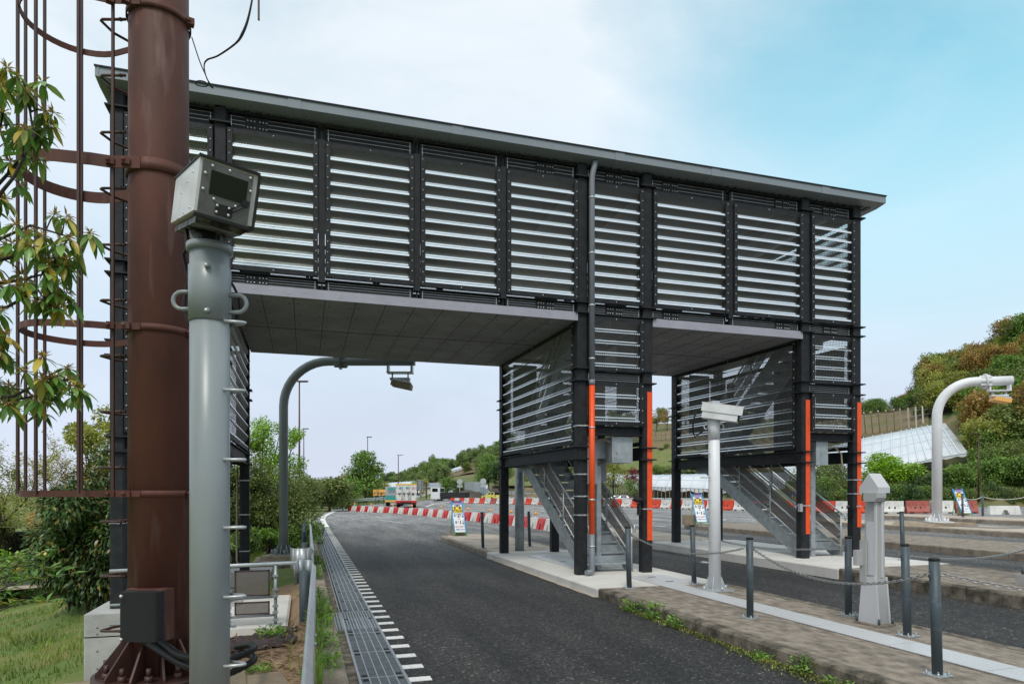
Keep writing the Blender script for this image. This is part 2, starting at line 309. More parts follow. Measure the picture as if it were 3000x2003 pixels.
    def build(s, name, ms, par=None, world=True, link=True):
        me = bpy.data.meshes.new(name)
        off = OFF.get(par.name, (0, 0, 0)) if (par and world) else (0, 0, 0)
        vv = [(a[0] - off[0], a[1] - off[1], a[2] - off[2]) for a in s.v] if any(off) else s.v
        me.from_pydata(vv, [], s.f)
        me.polygons.foreach_set('use_smooth', s.sm); me.polygons.foreach_set('material_index', s.mi)
        if not isinstance(ms, (list, tuple)): ms = [ms]
        for m in ms: me.materials.append(M[m] if isinstance(m, str) else m)
        if s.uv:
            ul = me.uv_layers.new(name='UVMap')
            for fi, uv in s.uv.items():
                p = me.polygons[fi]
                for k, li in enumerate(p.loop_indices): ul.data[li].uv = uv[k]
        me.validate(); me.update()
        o = bpy.data.objects.new(name, me); COL.objects.link(o)
        if par: o.parent = par; OFF[o.name] = off
        return o

def tag(o, label=None, cat=None, group=None, kind=None):
    if label: o['label'] = label
    if cat: o['category'] = cat
    if group: o['group'] = group
    if kind: o['kind'] = kind
    return o
def root(name, loc, label, cat, group=None, rz=0):
    o = bpy.data.objects.new(name, None); COL.objects.link(o); o.location = loc; o.rotation_euler.z = rz; o.empty_display_size = .2
    OFF[o.name] = tuple(loc); return tag(o, label, cat, group)
def dup(o, par=None):
    c = o.copy(); COL.objects.link(c)
    if par: c.parent = par
    for ch in list(o.children): dup(ch, c)
    return c
def dupt(o, loc, rz=0, sc=1, label=None, group=None, cat=None):
    c = dup(o); c.location = loc; c.rotation_euler.z = rz; c.scale = (sc,) * 3 if not isinstance(sc, tuple) else sc
    return tag(c, label, cat, group)
def struct(name, mb, ms): return tag(mb.build(name, ms), kind='structure')
ORD = 'first second third fourth fifth sixth seventh eighth ninth tenth eleventh twelfth thirteenth fourteenth fifteenth sixteenth seventeenth eighteenth nineteenth twentieth'.split()
def ordn(i):
    if i < 20: return ORD[i]
    n = i + 1; return str(n) + ('th' if 10 < n % 100 < 14 else {1: 'st', 2: 'nd', 3: 'rd'}.get(n % 10, 'th'))
def text(name, body, size, m, par, loc, rot, bold=0., align='CENTER', sx=1.0):
    cu = bpy.data.curves.new(name, 'FONT'); cu.body = body; cu.size = size; cu.align_x = align; cu.align_y = 'CENTER'; cu.offset = bold; cu.resolution_u = 3
    t = bpy.data.objects.new(name, cu); COL.objects.link(t)
    dg = bpy.context.evaluated_depsgraph_get(); me = bpy.data.meshes.new_from_object(t.evaluated_get(dg))
    bpy.data.objects.remove(t); bpy.data.curves.remove(cu)
    me.materials.clear(); me.materials.append(M[m]); me.name = name
    o = bpy.data.objects.new(name, me); COL.objects.link(o); o.parent = par; o.location = loc; o.rotation_euler = rot; o.scale = (sx, 1, 1)
    return o
def zr(x): return 0.0 if x < 2 else min(.62, .022 * (x - 2))
# ---------------------------------------------------------------- ground, roads, islands
def lerp(a, b, t): return a + (b - a) * t
def pw(x, pts):
    if x <= pts[0][0]: return pts[0][1]
    for (a, b), (c, d) in zip(pts, pts[1:]):
        if x <= c: return lerp(b, d, (x - a) / (c - a))
    return pts[-1][1]
def sstep(a, b, x): t = min(1, max(0, (x - a) / (b - a))); return t * t * (3 - 2 * t)

mb = MB()
xs = [.32, 2, 4.4, 6.6, 9, 12, 14.5, 17.5, 20, 23, 26, 30.2, 45, 70, 110, 160]; ys = [-6, 0, 6, 12, 20, 30, 45, 60, 80, 110, 150, 220]
i0 = len(mb.v)
for y in ys: mb.v += [(x, y, zr(x)) for x in xs]
for j in range(len(ys) - 1):
    for i in range(len(xs) - 1):
        a = j * len(xs) + i; mb.face((a, a + 1, a + len(xs) + 1, a + len(xs)), 0, True)
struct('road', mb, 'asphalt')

def left_z(x, y):
    z = pw(x, [(-60, -6), (-30, -4.4), (-14, -3.0), (-6, -1.55), (-3, -.92), (-2, -.55), (-1.1, -.02), (-.3, .09), (.3, .10)])
    z -= sstep(8.2, 9.0, y) * .24 * sstep(.05, -.25, x) * sstep(-3.2, -2.4, x)
    if y > 18: z = lerp(z, -.05 if x > -6 else z, .6 * sstep(18, 24, y))
    return z + .03 * math.sin(x * 3.1 + y * 2.3) * sstep(0, -.6, x) + .02 * math.sin(x * 7.7 - y * 5.1) * sstep(0, -.4, x)
mb = MB()
xs = [-60, -45, -30, -22, -17, -14, -12, -10, -8.5, -7.5, -6.5, -5.5, -4.7, -4, -3.5, -3, -2.6, -2.3, -2, -1.7, -1.4, -1.1, -.9, -.7, -.5, -.35, -.2, -.08, .02, .12]
ys = [-4, -1, 1, 2, 3, 3.5, 4, 4.5, 5, 5.5, 6, 6.5, 7, 7.5, 8, 8.3, 8.6, 9, 9.5, 10, 11, 12, 13, 14, 16, 18, 20, 24, 30, 36, 45, 60, 90, 140]
for y in ys: mb.v += [(x, y, left_z(x, y)) for x in xs]
for j in range(len(ys) - 1):
    for i in range(len(xs) - 1):
        a = j * len(xs) + i; cx = (xs[i] + xs[i + 1]) / 2; cy = (ys[j] + ys[j + 1]) / 2
        soil = cx > -1.25 - .35 * math.sin(cy * 1.3) and cy < 14
        mb.face((a, a + 1, a + len(xs) + 1, a + len(xs)), 1 if soil else 0, True)
struct('embankment', mb, ['grassground', 'soil'])
# verge left of the road beyond the drain, where the road swings right
bd = [(.12, 36), (.7, 45), (1.6, 58), (3.4, 72), (7.5, 84), (11.5, 93), (22, 112), (48, 140), (90, 160)]
mb = MB(); i0 = 0
for x, y in bd: mb.v += [(x, y, zr(x) + .05), (-60 if y < 100 else x - 120, y + 6, -.1)]
for k in range(len(bd) - 1): mb.face((2 * k, 2 * k + 2, 2 * k + 3, 2 * k + 1))
struct('grass_verge', mb, 'grassground')
mb = MB(); n = 24   # ground sheet out to the horizon
mb.v = [(0, 60, -6.6)] + [(1600 * math.cos(2 * math.pi * k / n), 60 + 1600 * math.sin(2 * math.pi * k / n), -6.6) for k in range(n)]
for k in range(n): mb.face((0, 1 + k, 1 + (k + 1) % n))
struct('ground', mb, 'grassground')
mb = MB()     # lower road and its pavement at the foot of the lawn
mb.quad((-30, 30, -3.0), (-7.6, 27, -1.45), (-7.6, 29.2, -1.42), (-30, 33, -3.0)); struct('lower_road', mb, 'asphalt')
mb = MB(); mb.quad((-30, 28.7, -2.96), (-7.6, 25.8, -1.42), (-7.6, 26.8, -1.41), (-30, 29.8, -2.97)); struct('lower_pavement', mb, 'conc_tan')

# traffic islands: (left edge, right edge, near end, far end, kerb-top height)
def island(x0, x1, y0, y1, zt, tip=1.6, rect=False):
    """plan of an island whose far end is rounded"""
    if rect: return [(x0, y0), (x1, y0), (x1, y1), (x0, y1)]
    p = [(x0, y0), (x1, y0), (x1, y1 - tip)]
    for k in range(1, 9):
        a = math.pi * k / 9; p.append(((x0 + x1) / 2 + (x1 - x0) / 2 * math.cos(a), y1 - tip + tip * math.sin(a)))
    p.append((x0, y1 - tip)); return p
def build_island(x0, x1, y0, y1, zt, pitch=.8, mt='conc_pale', km='kerb', rect=False):
    pl = island(x0 + .15, x1 - .15, y0, y1 - (0 if rect else .15), zt, rect=rect); ts = 0 if rect else 1.6; mb = MB(); mb.ext(pl, zr(x0) - .12, zt - .004); struct('traffic_island', mb, mt)
    mb = MB(); y = y0
    def stone(a, b, w=.15):
        a = Vector((*a, 0)); b = Vector((*b, 0)); t = (b - a); ln = t.length; t /= ln; r = Vector((t.y, -t.x, 0)); z0 = zr(a.x) - .1
        mb.prism([(0, z0), (0, zt - .025), (.02, zt), (w, zt), (w, z0)], (a.x + t.x * .005, a.y + t.y * .005, 0), r, (0, 0, 1), t * (ln - .011))
    while y < y1 - ts - .05:
        ye = min(y + pitch, y1 - ts)
        stone((x0, y), (x0, ye)); stone((x1, ye), (x1, y))
        y = ye
    q = island(x0, x1, y0, y1, zt)[2:]
    if not rect:
        for a, b in zip(q, q[1:]): stone(b, a)
    struct('kerb', mb, km)
build_island(4.38, 6.64, 2.0, 9.595, .19, mt='conc_old', km='conc_dirty', rect=True); build_island(4.38, 6.64, 16.205, 23.6, .19)
build_island(9.02, 11.6, 4.0, 9.595, .345, mt='conc_old', km='conc_dirty', rect=True); build_island(9.02, 11.6, 16.205, 23.5, .345)
build_island(14.2, 17.1, 8.0, 24.2, .435, mt='conc_old')
build_island(19.5, 22.3, 9.0, 25.0, .545)
build_island(24.5, 27.6, 11.0, 25.0, .66, pitch=1.0)
# the pale new concrete under the towers replaces the middle of the first two islands
for (a, b, zt) in ((4.36, 6.66, .192), (9.0, 11.62, .348)):
    mb = MB(); mb.prism([(a, zr(a) - .1), (a, zt - .02), (a + .02, zt), (b - .02, zt), (b, zt - .02), (b, zr(a) - .1)], (0, 9.6, 0), (1, 0, 0), (0, 0, 1), (0, 6.6, 0)); struct('pavement', mb, 'conc_new')
# steel checker plates let into the first island
gp_ = 'checker plates of the cable trench'
y = 2.2; k = 0; plates = []
while y < 9.5: plates.append((5.65, y + .495, .40)); y += .995
for k, (x, y, w) in enumerate(plates):
    mb = MB(); mb.box((x, y, .1955), (w, .985, .008)); mb.cyl((x, y + .42), .012, .1995, .2005, 8); mb.cyl((x, y - .42), .012, .1995, .2005, 8)
    tag(mb.build('checker_plate', 'checker'), f'narrow checker plate in the trench strip, {ordn(len(plates) - 1 - k)} from the stairs', 'checker plate', gp_)
for (x, y, w, l, hs, lab) in ((5.82, 10.2, .75, 1.1, (-.3, .3), 'wide checker plate at the foot of the middle stairs'), (5.3, 13.4, .55, 3.2, (-1.1, 0, 1.1), 'long checker plate between the columns of the middle tower')):
    mb = MB(); mb.box((x, y, .1995), (w, l, .008)); o = tag(mb.build('checker_plate', 'checker'), lab, 'checker plate', gp_)
    for q in hs: mb = MB(); mb.box((x, y + q, .2055), (.14, .02, .008)); mb.build('handle', 'dark', o)
mb = MB(); ribbon_pts = [(4.335 + .012 * math.sin(k * 2.3), 9.6 + k * .3) for k in range(23)]
for (a, b), (c, d) in zip(ribbon_pts, ribbon_pts[1:]): mb.quad((a - .03, b, zr(a) + .005), (4.365, b, zr(a) + .005), (4.365, d, zr(a) + .005), (c - .03, d, zr(c) + .005))
struct('mortar_joint', mb, 'conc_pale')

# left kerb, drain channel, gratings
mb = MB(); y = -1
while y < 34:
    if not 8.35 < y + .3 < 9.65: mb.prism([(.13, -.1), (.13, .15), (.32, .15), (.345, .125), (.36, -.1)], (0, y + .005, 0), (1, 0, 0), (0, 0, 1), (0, .59, 0))
    y += .6
struct('roadside_kerb', mb, 'kerb')
mb = MB(); mb.box((.415, 16, .002), (.11, 36, .012)); struct('gutter_channel', mb, 'conc_dirty')
mb = MB(); mb.box((.675, 16.0, .0045), (.42, 35.8, .005)); struct('drain_channel', mb, 'black')
def grating(y0, y1, x0, x1, label, long=True, sq=False):
    g = MB(); z = .012
    if sq:
        n = 15
        for k in range(n + 1): x = lerp(x0, x1, k / n); g.box((x, (y0 + y1) / 2, z), (.010, y1 - y0, .016))
        for k in range(12): y = lerp(y0, y1, k / 11); g.box(((x0 + x1) / 2, y, z - .001), (x1 - x0, .010, .014))
        o = g.build('drain_grating', 'grate_l')
    else:
        y = y0 + .012
        while y < y1 - .01: g.box(((x0 + x1) / 2, y, z - .001), (x1 - x0, .012, .014)); y += .026
        for k in range(6): x = lerp(x0 + .006, x1 - .006, k / 5); g.box((x, (y0 + y1) / 2, z), (.010, y1 - y0 - .004, .017), mi=1)
        for yy in (y0 + .004, y1 - .004): g.box(((x0 + x1) / 2, yy, z), (x1 - x0, .008, .016), mi=1)
        for yy in (y0 + .07, y1 - .07):
            for xx in (x0 + .05, x1 - .05): g.box((xx, yy, z + .0015), (.05, .055, .018), mi=2)
        o = g.build('drain_grating', ['grate', 'grate_l', 'black'])
    return tag(o, label, 'drain grate', 'steel gratings over the roadside drain')
y = 1.2; k = 0; gs = []
while y < 8.4: gs.append((y, y + .985)); y += .995
for i, (a, b) in enumerate(gs): grating(a, b, .47, .88, f'slotted steel drain grating before the square-mesh one, {ordn(len(gs) - 1 - i)} on its near side')
grating(8.42, 9.62, .34, .88, 'wider square-mesh steel drain grating breaking the roadside kerb', sq=True)
y = 9.66; i = 0
while y < 33.5: grating(y, y + .985, .50, .88, f'slotted steel drain grating past the square-mesh one, {ordn(i)} on its far side'); y += .995; i += 1
mb = MB()
for x in (.465, .888): mb.box((x, 17, .011), (.012, 33.5, .018))
struct('drain_frame', mb, 'grate_l')
# road paint: short bars beside the drain, edge line, lane seams
mb = MB(); y = 2.0
while y < 33:
    mb.box((1.0, y, .004), (.20, .13, .006)); y += .45
struct('road_marking', mb, 'paint')
def ribbon(mb, pts, w, z=.006, mi=0):
    i = len(mb.v)
    for k, p in enumerate(pts):
        a = Vector(pts[max(0, k - 1)]); b = Vector(pts[min(len(pts) - 1, k + 1)]); t = (b - a).normalized(); r = Vector((t.y, -t.x)) * w / 2
        mb.v += [(p[0] - r.x, p[1] - r.y, zr(p[0] - r.x) + z), (p[0] + r.x, p[1] + r.y, zr(p[0] + r.x) + z)]
    for k in range(len(pts) - 1): mb.face((i + 2 * k, i + 2 * k + 1, i + 2 * k + 3, i + 2 * k + 2), mi)
mb = MB(); ribbon(mb, [(.98, 33.4), (.98, 38), (1.05, 43), (1.25, 48), (1.8, 54), (2.4, 59), (2.3, 63), (1.6, 66), (.6, 68)], .30)
ribbon(mb, [(11.5, 66), (14.5, 78), (18.2, 87), (22, 98)], .2); ribbon(mb, [(18.5, 27), (19.3, 27.6)], .16); ribbon(mb, [(4.2, 40), (4.9, 35)], .07, .004)
ribbon(mb, [(13.2, 27.5), (14.3, 24.6)], .14); ribbon(mb, [(23.6, 26.2), (25.2, 25.4)], .2)
struct('edge_line', mb, 'paint')
mb = MB(); ribbon(mb, [(4.3, 39), (4.75, 34.5), (4.95, 31), (5.25, 27.5), (5.1, 24)], .055, .003); ribbon(mb, [(4.9, 32), (7, 30.5), (9.2, 29.5)], .03, .003); ribbon(mb, [(2.0, 30.2), (4.9, 31)], .03, .003)
struct('asphalt_crack', mb, 'black')

# ---------------------------------------------------------------- left bank: slab, rail, tarp, guardrail, plinths
mb = MB(); mb.prism([(-2.1, -.6), (-2.1, -.05), (-.25, -.05), (-.22, -.08), (-.22, -.6)], (0, 9.2, 0), (1, 0, 0), (0, 0, 1), (0, 2.8, 0))
tag(mb.build('concrete_slab', 'conc_new'), 'pale concrete landing slab under the mesh handrail', 'slab')
t = root('mesh_railing', (-.9, 9.35, -.05), 'short galvanised railing with perforated panels on the pale slab', 'railing')
X0, X1, YR = -1.55, -.37, 9.35
mb = MB(); mb.tube([(-2.3, YR, .72), (X1 + .27, YR, .76), (X1 + .27, YR, .62)], .024, 10); mb.build('top_rail', 'galv_l', t)
mb = MB()
for z in (.30, -.0 + .06): mb.tube([(-2.3, YR, z), (X1, YR, z + .02)], .017, 8)
mb.build('mid_rail', 'galv', t)
for x in (X1, -1.0 + .06, -2.05):
    mb = MB(); mb.tube([(x, YR, -.05), (x, YR, .73)], .021, 8); mb.box((x, YR, -.044), (.17, .12, .012))
    for sx in (-.06, .06): mb.cyl((x + sx, YR - .03), .012, -.05, -.01, 6)
    for z in (.02, .12, .20, .33, .42, .6): mb.box((x, YR - .03, z), (.07, .03, .028))
    mb.build('post', 'galv', t)
for x0, x1 in ((-2.0, -1.0), (-.87, -.44)):
    for z0, z1 in ((.34, .68), (.10, .27)):
        mb = MB(); mb.quad((x0, YR - .02, z0), (x1, YR - .02, z0), (x1, YR - .02, z1), (x0, YR - .02, z1), uv=[(x0, z0), (x1, z0), (x1, z1), (x0, z1)])
        p = mb.build('panel', 'mesh_p', t)
        mb = MB()
        for a, b, c, d in ((x0, x1, z0, z0 + .02), (x0, x1, z1 - .02, z1), (x0, x0 + .02, z0, z1), (x1 - .02, x1, z0, z1)): mb.box(((a + b) / 2, YR - .022, (c + d) / 2), (b - a, .006, d - c))
        mb.build('panel_border', 'tarp', p)
mb = MB(); nx, ny = 18, 12   # crumpled ground sheet over the slope
for j in range(ny):
    for i in range(nx):
        x = lerp(-.95, -.12, i / (nx - 1)); y = lerp(7.4, 9.15, j / (ny - 1)) - .6 * (1 - i / (nx - 1)) * .4
        mb.v.append((x + .05 * math.sin(j * 1.7), y, left_z(x, y) + .03 + .035 * math.sin(i * 1.9 + j * .6) * math.sin(j * 1.3) + random.uniform(-.012, .012)))
for j in range(ny - 1):
    for i in range(nx - 1): a = j * nx + i; mb.face((a, a + 1, a + nx + 1, a + nx), 0, True)
o = mb.build('ground_sheet', 'tarp'); tag(o, 'crumpled brown weed sheet lying below the slab corner', 'ground sheet')
sd_ = o.modifiers.new('thick', 'SOLIDIFY'); sd_.thickness = .006
# litter and dead stalks on the soil
mb = MB()
for k in range(2600):
    x = random.uniform(-1.1, .12); y = random.uniform(3.6, 8.9); z = left_z(x, y) + random.uniform(.004, .03)
    mb.leaf((x, y, z), (random.uniform(-1, 1), random.uniform(-1, 1), random.uniform(-.15, .3)), (0, 0, 1), random.uniform(.03, .12), random.uniform(.006, .03))
tag(mb.build('leaf_litter', 'litter'), 'dry leaves and stalks strewn over the soil by the guardrail', 'leaf litter', kind='stuff')
# tan concrete blocks at the foot of the poles
mb = MB(); mb.box((-.46, 5.3, .06), (.72, .9, .34), .2, bev=.02); tag(mb.build('concrete_block', 'conc_tan'), 'tan concrete block just behind the grey camera pole', 'block')
mb = MB(); mb.box((-.55, 4.25, .02), (.7, .8, .56), .05, bev=.02); tag(mb.build('pole_footing', 'conc_tan'), 'tan concrete footing under the grey camera pole', 'footing')
mb = MB(); mb.box((-1.15, 5.15, -.1), (1.5, 1.5, .70), .1, bev=.02); tag(mb.build('mast_footing', 'conc_tan'), 'low concrete footing under the brown steel mast', 'footing')
mb = MB(); mb.box((-2.15, 5.7, -.06), (.85, .6, .3), .1, bev=.015); tag(mb.build('kerb_slab', 'conc_new'), 'pale slab corner left of the brown mast base', 'slab')
# guardrail beside the kerb (W-beam seen end-on)
g = root('guardrail', (.07, 6.5, .1), 'galvanised guardrail in the near left verge, with curled end', 'guardrail')
WB = [(0, -.175), (.012, -.165), (.05, -.12), (.055, -.09), (.012, -.03), (.012, .03), (.055, .09), (.05, .12), (.012, .165), (0, .175), (-.008, .165), (.038, .115), (.042, .09), (0, .03), (0, -.03), (.042, -.09), (.038, -.115), (-.008, -.165)]
def wbeam(mb, a, b, side=1):
    a = Vector(a); b = Vector(b); t = (b - a).normalized(); r = Vector((t.y, -t.x, 0)) * side
    mb.prism(WB, a, r, (0, 0, 1), b - a)
mb = MB(); wbeam(mb, (-.04, 2.2, .52), (.10, 9.9, .52)); wb = mb.build('beam', 'galv_l', g)
mb = MB()
for y in (3.6, 3.9, 5.0, 5.3, 7.4):
    mb.ball((-.01 + .018 * (y - 2.2), y, .52), .018, n=8)
    mb.ball((.02 + .018 * (y - 2.2), y + .05, .60), .014, n=8)
mb.build('bolts', 'galv', wb)
mb = MB()    # curled terminal
pf = []
for k in range(11): a = R(-15 - 17 * k); pf.append((.0 + -.09 + .105 * math.cos(a), 9.9 + .10 + .12 * math.cos(a * .5)))
arc = [(.115, 9.9), (.11, 10.15), (.07, 10.3), (-.01, 10.36), (-.09, 10.33), (-.14, 10.22), (-.15, 10.05)]
for k in range(len(arc) - 1): mb.quad((*arc[k], .35), (*arc[k + 1], .35), (*arc[k + 1], .70), (*arc[k], .70), sm=True)
e_ = mb.build('end_terminal', 'galv', g); so = e_.modifiers.new('thick', 'SOLIDIFY'); so.thickness = .006
for y in (3.45, 8.75):
    px_ = -.13 + .0235 * (y - 3.45); mb = MB(); mb.cyl((px_, y), .062, -.2, .70, 16); mb.lathe((px_, y, .70), [(.062, 0), (.05, .018), (.02, .028), (.001, .03)], 16); mb.box((px_ + .07, y, .52), (.08, .07, .2)); mb.build('post', 'bollard', g)
g2 = root('guardrail', (.07, 17, .1), 'galvanised guardrail farther along the left kerb, by the bushes', 'guardrail')
mb = MB(); wbeam(mb, (.10, 12.4, .55), (.16, 27, .55)); mb.build('beam', 'galv_l', g2)
mb = MB(); arc2 = [(.10, 12.4), (.09, 12.2), (.03, 12.06), (-.08, 12.02), (-.18, 12.06), (-.23, 12.2), (-.24, 12.4)]
for k in range(len(arc2) - 1): mb.quad((*arc2[k], .37), (*arc2[k + 1], .37), (*arc2[k + 1], .73), (*arc2[k], .73), sm=True)
e_ = mb.build('end_terminal', 'galv_l', g2); so = e_.modifiers.new('thick', 'SOLIDIFY'); so.thickness = .006
for y in (13.2, 17, 21, 25): mb = MB(); mb.cyl((-.02, y), .06, -.2, .74, 12); mb.build('post', 'bollard', g2)
def far_guard(pts, z, label, step=4, hh=.62, m='galv_l'):
    c = pts[len(pts) // 2]; g = root('guardrail', (c[0], c[1], z(c[0])), label, 'guardrail'); mb = MB(); pm = MB(); acc = 0
    for a, b in zip(pts, pts[1:]):
        wbeam(mb, (a[0], a[1], z(a[0]) + hh), (b[0], b[1], z(b[0]) + hh))
        n = max(1, int((Vector(b) - Vector(a)).length / step))
        for k in range(n):
            p = Vector(a).lerp(Vector(b), k / n); pm.cyl((p.x - .08, p.y + .08), .06, z(p.x), z(p.x) + .8, 8)
    mb.build('beam', m, g); pm.build('posts', 'bollard', g)
far_guard([(.0, 56), (.4, 62), (1.6, 68), (3.4, 73.5), (7.5, 85.5), (11.2, 94)], zr, 'galvanised guardrail along the bend behind the delivery trucks')
# ---------------------------------------------------------------- the bridge building over the toll lanes
B = root('toll_gate_bridge', (4.2, 13.5, .1), 'dark steel bridge building with louvred walls spanning the toll lanes on three stair towers', 'building')
YF, YB, CW = 11.3, 15.85, .20
FR = {'A': -2.66, 'A2': -1.25, 'C': 4.81, 'D': 6.13, 'E': 9.72, 'F': 11.02}
RE = {'A': -2.66, 'A2': -1.27, 'C': 4.70, 'D': 6.03, 'E': 9.52, 'F': 10.82}
BASE = {'A': -.03, 'A2': -.03, 'C': .18, 'D': .18, 'E': .335, 'F': .335}
ZR = 7.66
FL = (7.40, 5.13, 4.94, 3.94, 3.72, 2.52, 2.30)
def column(x, y, zb, zt, strip=None, bands=()):
    mb = MB(); w = CW; b = .025
    mb.bevbox((x, y, (zb + zt) / 2), (w, w, zt - zb), 0, 0, b)
    for z in FL:
        if zb < z < zt: mb.box((x, y, z), (w + .11, w + .11, .022))
    c = mb.build('column', 'dark', B)
    if strip:
        s = MB(); z0, z1 = strip; cuts = [z0] + [z for z in sorted(FL) if z0 < z < z1] + [z1]
        for a, d in zip(cuts, cuts[1:]): s.box((x + .035, y - w / 2 - .003, (a + d) / 2), (.105, .006, d - a - .03))
        s.build('reflective_strip', 'orange', c)
    if bands:
        s = MB()
        for z in bands: s.box((x, y, z), (w + .012, w + .014, .022)); s.box((x + .03, y - w / 2 - .015, z), (.03, .025, .03))
        s.build('steel_band', 'galv_l', c)
    return c
for k in FR:
    column(FR[k], YF, BASE[k], ZR, {'D': (.78, 3.58), 'E': (.83, 3.58), 'F': (.95, 3.58)}.get(k), {'C': (2.02, 1.62, 1.28, 2.9), 'D': (1.38,), 'E': (1.42,), 'F': (1.95, 1.66, 1.40), 'A': (1.24,)}.get(k, ()))
    column(RE[k], YB, BASE[k], ZR if k in ('A', 'F') else 5.0, None, (1.95, 1.2, .4) if k == 'A2' else ())

def louvre(p0, p1, z0, z1, nperf, nsolid, name='louvre_panel', kind=0, bolts=True):
    """panel of folded sheet between plan points p0,p1 (outward side on the right hand when walking p0->p1)"""
    p0 = Vector((*p0, 0)); p1 = Vector((*p1, 0)); e = p1 - p0; ln = e.length; e.normalize(); o = Vector((e.y, -e.x, 0)); Z = Vector((0, 0, 1))
    def P(u, dep, z): return p0 + e * u + o * dep + Z * z
    m = MB(); rt, rb = .075, .075
    m.prism([(0, 0), (.05, 0), (.05, rt), (0, rt)], P(.0, .0, z1 - rt), o, Z, e * ln); m.prism([(0, 0), (.05, 0), (.05, rb), (0, rb)], P(0, 0, z0), o, Z, e * ln)
    for u in (0, ln - .075): m.prism([(0, 0), (.07, 0), (.07, z1 - z0 - .01), (0, z1 - z0 - .01)], P(u + (.004 if u == 0 else -.004), 0, z0 + .005), o, Z, e * .075)
    bm_ = m
    nb = max(3, int((z1 - z0) / .16))
    for u in (.035, ln - .035):
        for k in range(nb): q = P(u, .074, z0 + .06 + (z1 - z0 - .12) * k / (nb - 1)); bm_.ball(q, .011, 1, 5)
    for z in (z0 + .035, z1 - .035): bm_.ball(P(ln / 2, .054, z), .012, 1, 5)
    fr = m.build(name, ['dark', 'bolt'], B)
    n = nperf + nsolid; p = (z1 - z0 - rt - rb) / n
    A, Bm = MB(), MB(); u0, u1 = .075, ln - .075
    for k in range(n):
        zt = z1 - rt - k * p; pr = k < nperf
        prof = [(.055, zt), (-.028, zt - .58 * p), (-.004, zt - .59 * p), (-.002, zt - .71 * p), (-.008, zt - .845 * p), (.053, zt - .85 * p), (.055, zt - p)] if not kind else [(.055, zt), (-.022, zt - .62 * p), (-.004, zt - .63 * p), (-.002, zt - .71 * p), (-.012, zt - .89 * p), (.053, zt - .90 * p), (.055, zt - p)]
        vv = 0
        for j in range(6):
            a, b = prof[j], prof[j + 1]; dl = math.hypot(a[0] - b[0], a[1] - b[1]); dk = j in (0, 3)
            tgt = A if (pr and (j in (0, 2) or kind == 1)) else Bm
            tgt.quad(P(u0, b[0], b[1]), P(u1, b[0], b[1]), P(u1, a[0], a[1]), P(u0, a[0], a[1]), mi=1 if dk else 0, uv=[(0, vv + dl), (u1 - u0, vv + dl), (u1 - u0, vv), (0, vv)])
            vv += dl
        if bolts and k: Bm.ball(P(ln / 2, .052, zt + .12 * p), .009, n=4)
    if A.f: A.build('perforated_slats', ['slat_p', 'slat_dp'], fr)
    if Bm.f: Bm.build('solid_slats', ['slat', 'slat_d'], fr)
    return fr
fy = YF - .07
mull = [.26, 1.80, 3.31]
xs_ = [FR['A'] + .1, FR['A2'] - .1, FR['A2'] + .1, mull[0] - .055, mull[0] + .055, mull[1] - .055, mull[1] + .055, mull[2] - .055, mull[2] + .055, FR['C'] - .1, FR['C'] + .1, FR['D'] - .1, FR['D'] + .1, 7.93 - .055, 7.93 + .055, FR['E'] - .1, FR['E'] + .1, FR['F'] - .1]
bays = [(xs_[i], xs_[i + 1]) for i in range(0, len(xs_), 2)]
for a, b in bays:
    louvre((a, fy), (b, fy), 5.15, 7.33, 5, 5)
rb_ = [FR['F'] - .3, 9.4, 7.7, 6.0, 4.7, 3.1, 1.6, .1, -1.3, FR['A'] + .1]
for a, b in zip(rb_, rb_[1:]): louvre((a, YB + .05), (b, YB + .05), 5.15, 7.33, 5, 5, bolts=False)
louvre((FR['F'] + .04, YF + .12), (RE['F'] + .04, YB - .1), 5.15, 7.33, 5, 5, bolts=False)
louvre((RE['A'] - .04, YB - .1), (FR['A'] - .04, YF + .12), 5.15, 7.33, 5, 5, bolts=False)
for x in mull + [7.93]:
    m = MB(); m.box((x, YF - .06, 6.22), (.10, .10, 2.30)); m.box((x, YF - .06, 7.42), (.03, .03, .2)); m.box((x, YF - .05, 5.0), (.02, .05, .2)); m.build('mullion', 'dark', B)
# long beams, with flanges, lacing wires, splice plates
def beam(x0, x1, z0, z1, y, splices, name='floor_beam', wires=True):
    m = MB(); cx = (x0 + x1) / 2
    m.box((cx, y, (z0 + z1) / 2), (x1 - x0, .06, z1 - z0)); m.box((cx, y, z0 + .008), (x1 - x0, .20, .016)); m.box((cx, y, z1 - .008), (x1 - x0, .20, .016))
    o = m.build(name, 'dark', B)
    if wires:
        m = MB()
        for k in range(4): z = lerp(z0 + .035, z1 - .035, k / 3); m.box((cx, y - .033, z), (x1 - x0 - .06, .006, .004))
        for x in (x0 + .05, x1 - .05): m.box((x, y - .034, (z0 + z1) / 2), (.008, .008, z1 - z0 - .05))
        m.build('web_wires', 'bolt', o)
    for s in splices:
        m = MB(); m.box((s, y - .04, (z0 + z1) / 2), (.34, .018, z1 - z0 - .02)); m.box((s, y - .07, z0 - .004), (.42, .10, .012)); m.box((s, y - .07, z1 + .006), (.42, .10, .012))
        for k in (-.13, -.08, -.03, .05, .10, .15):
            for z in (.28, .68): m.ball((s + k, y - .05, lerp(z0, z1, z)), .0145, 1, 6)
        m.build('splice_plate', ['dark', 'bolt'], o)
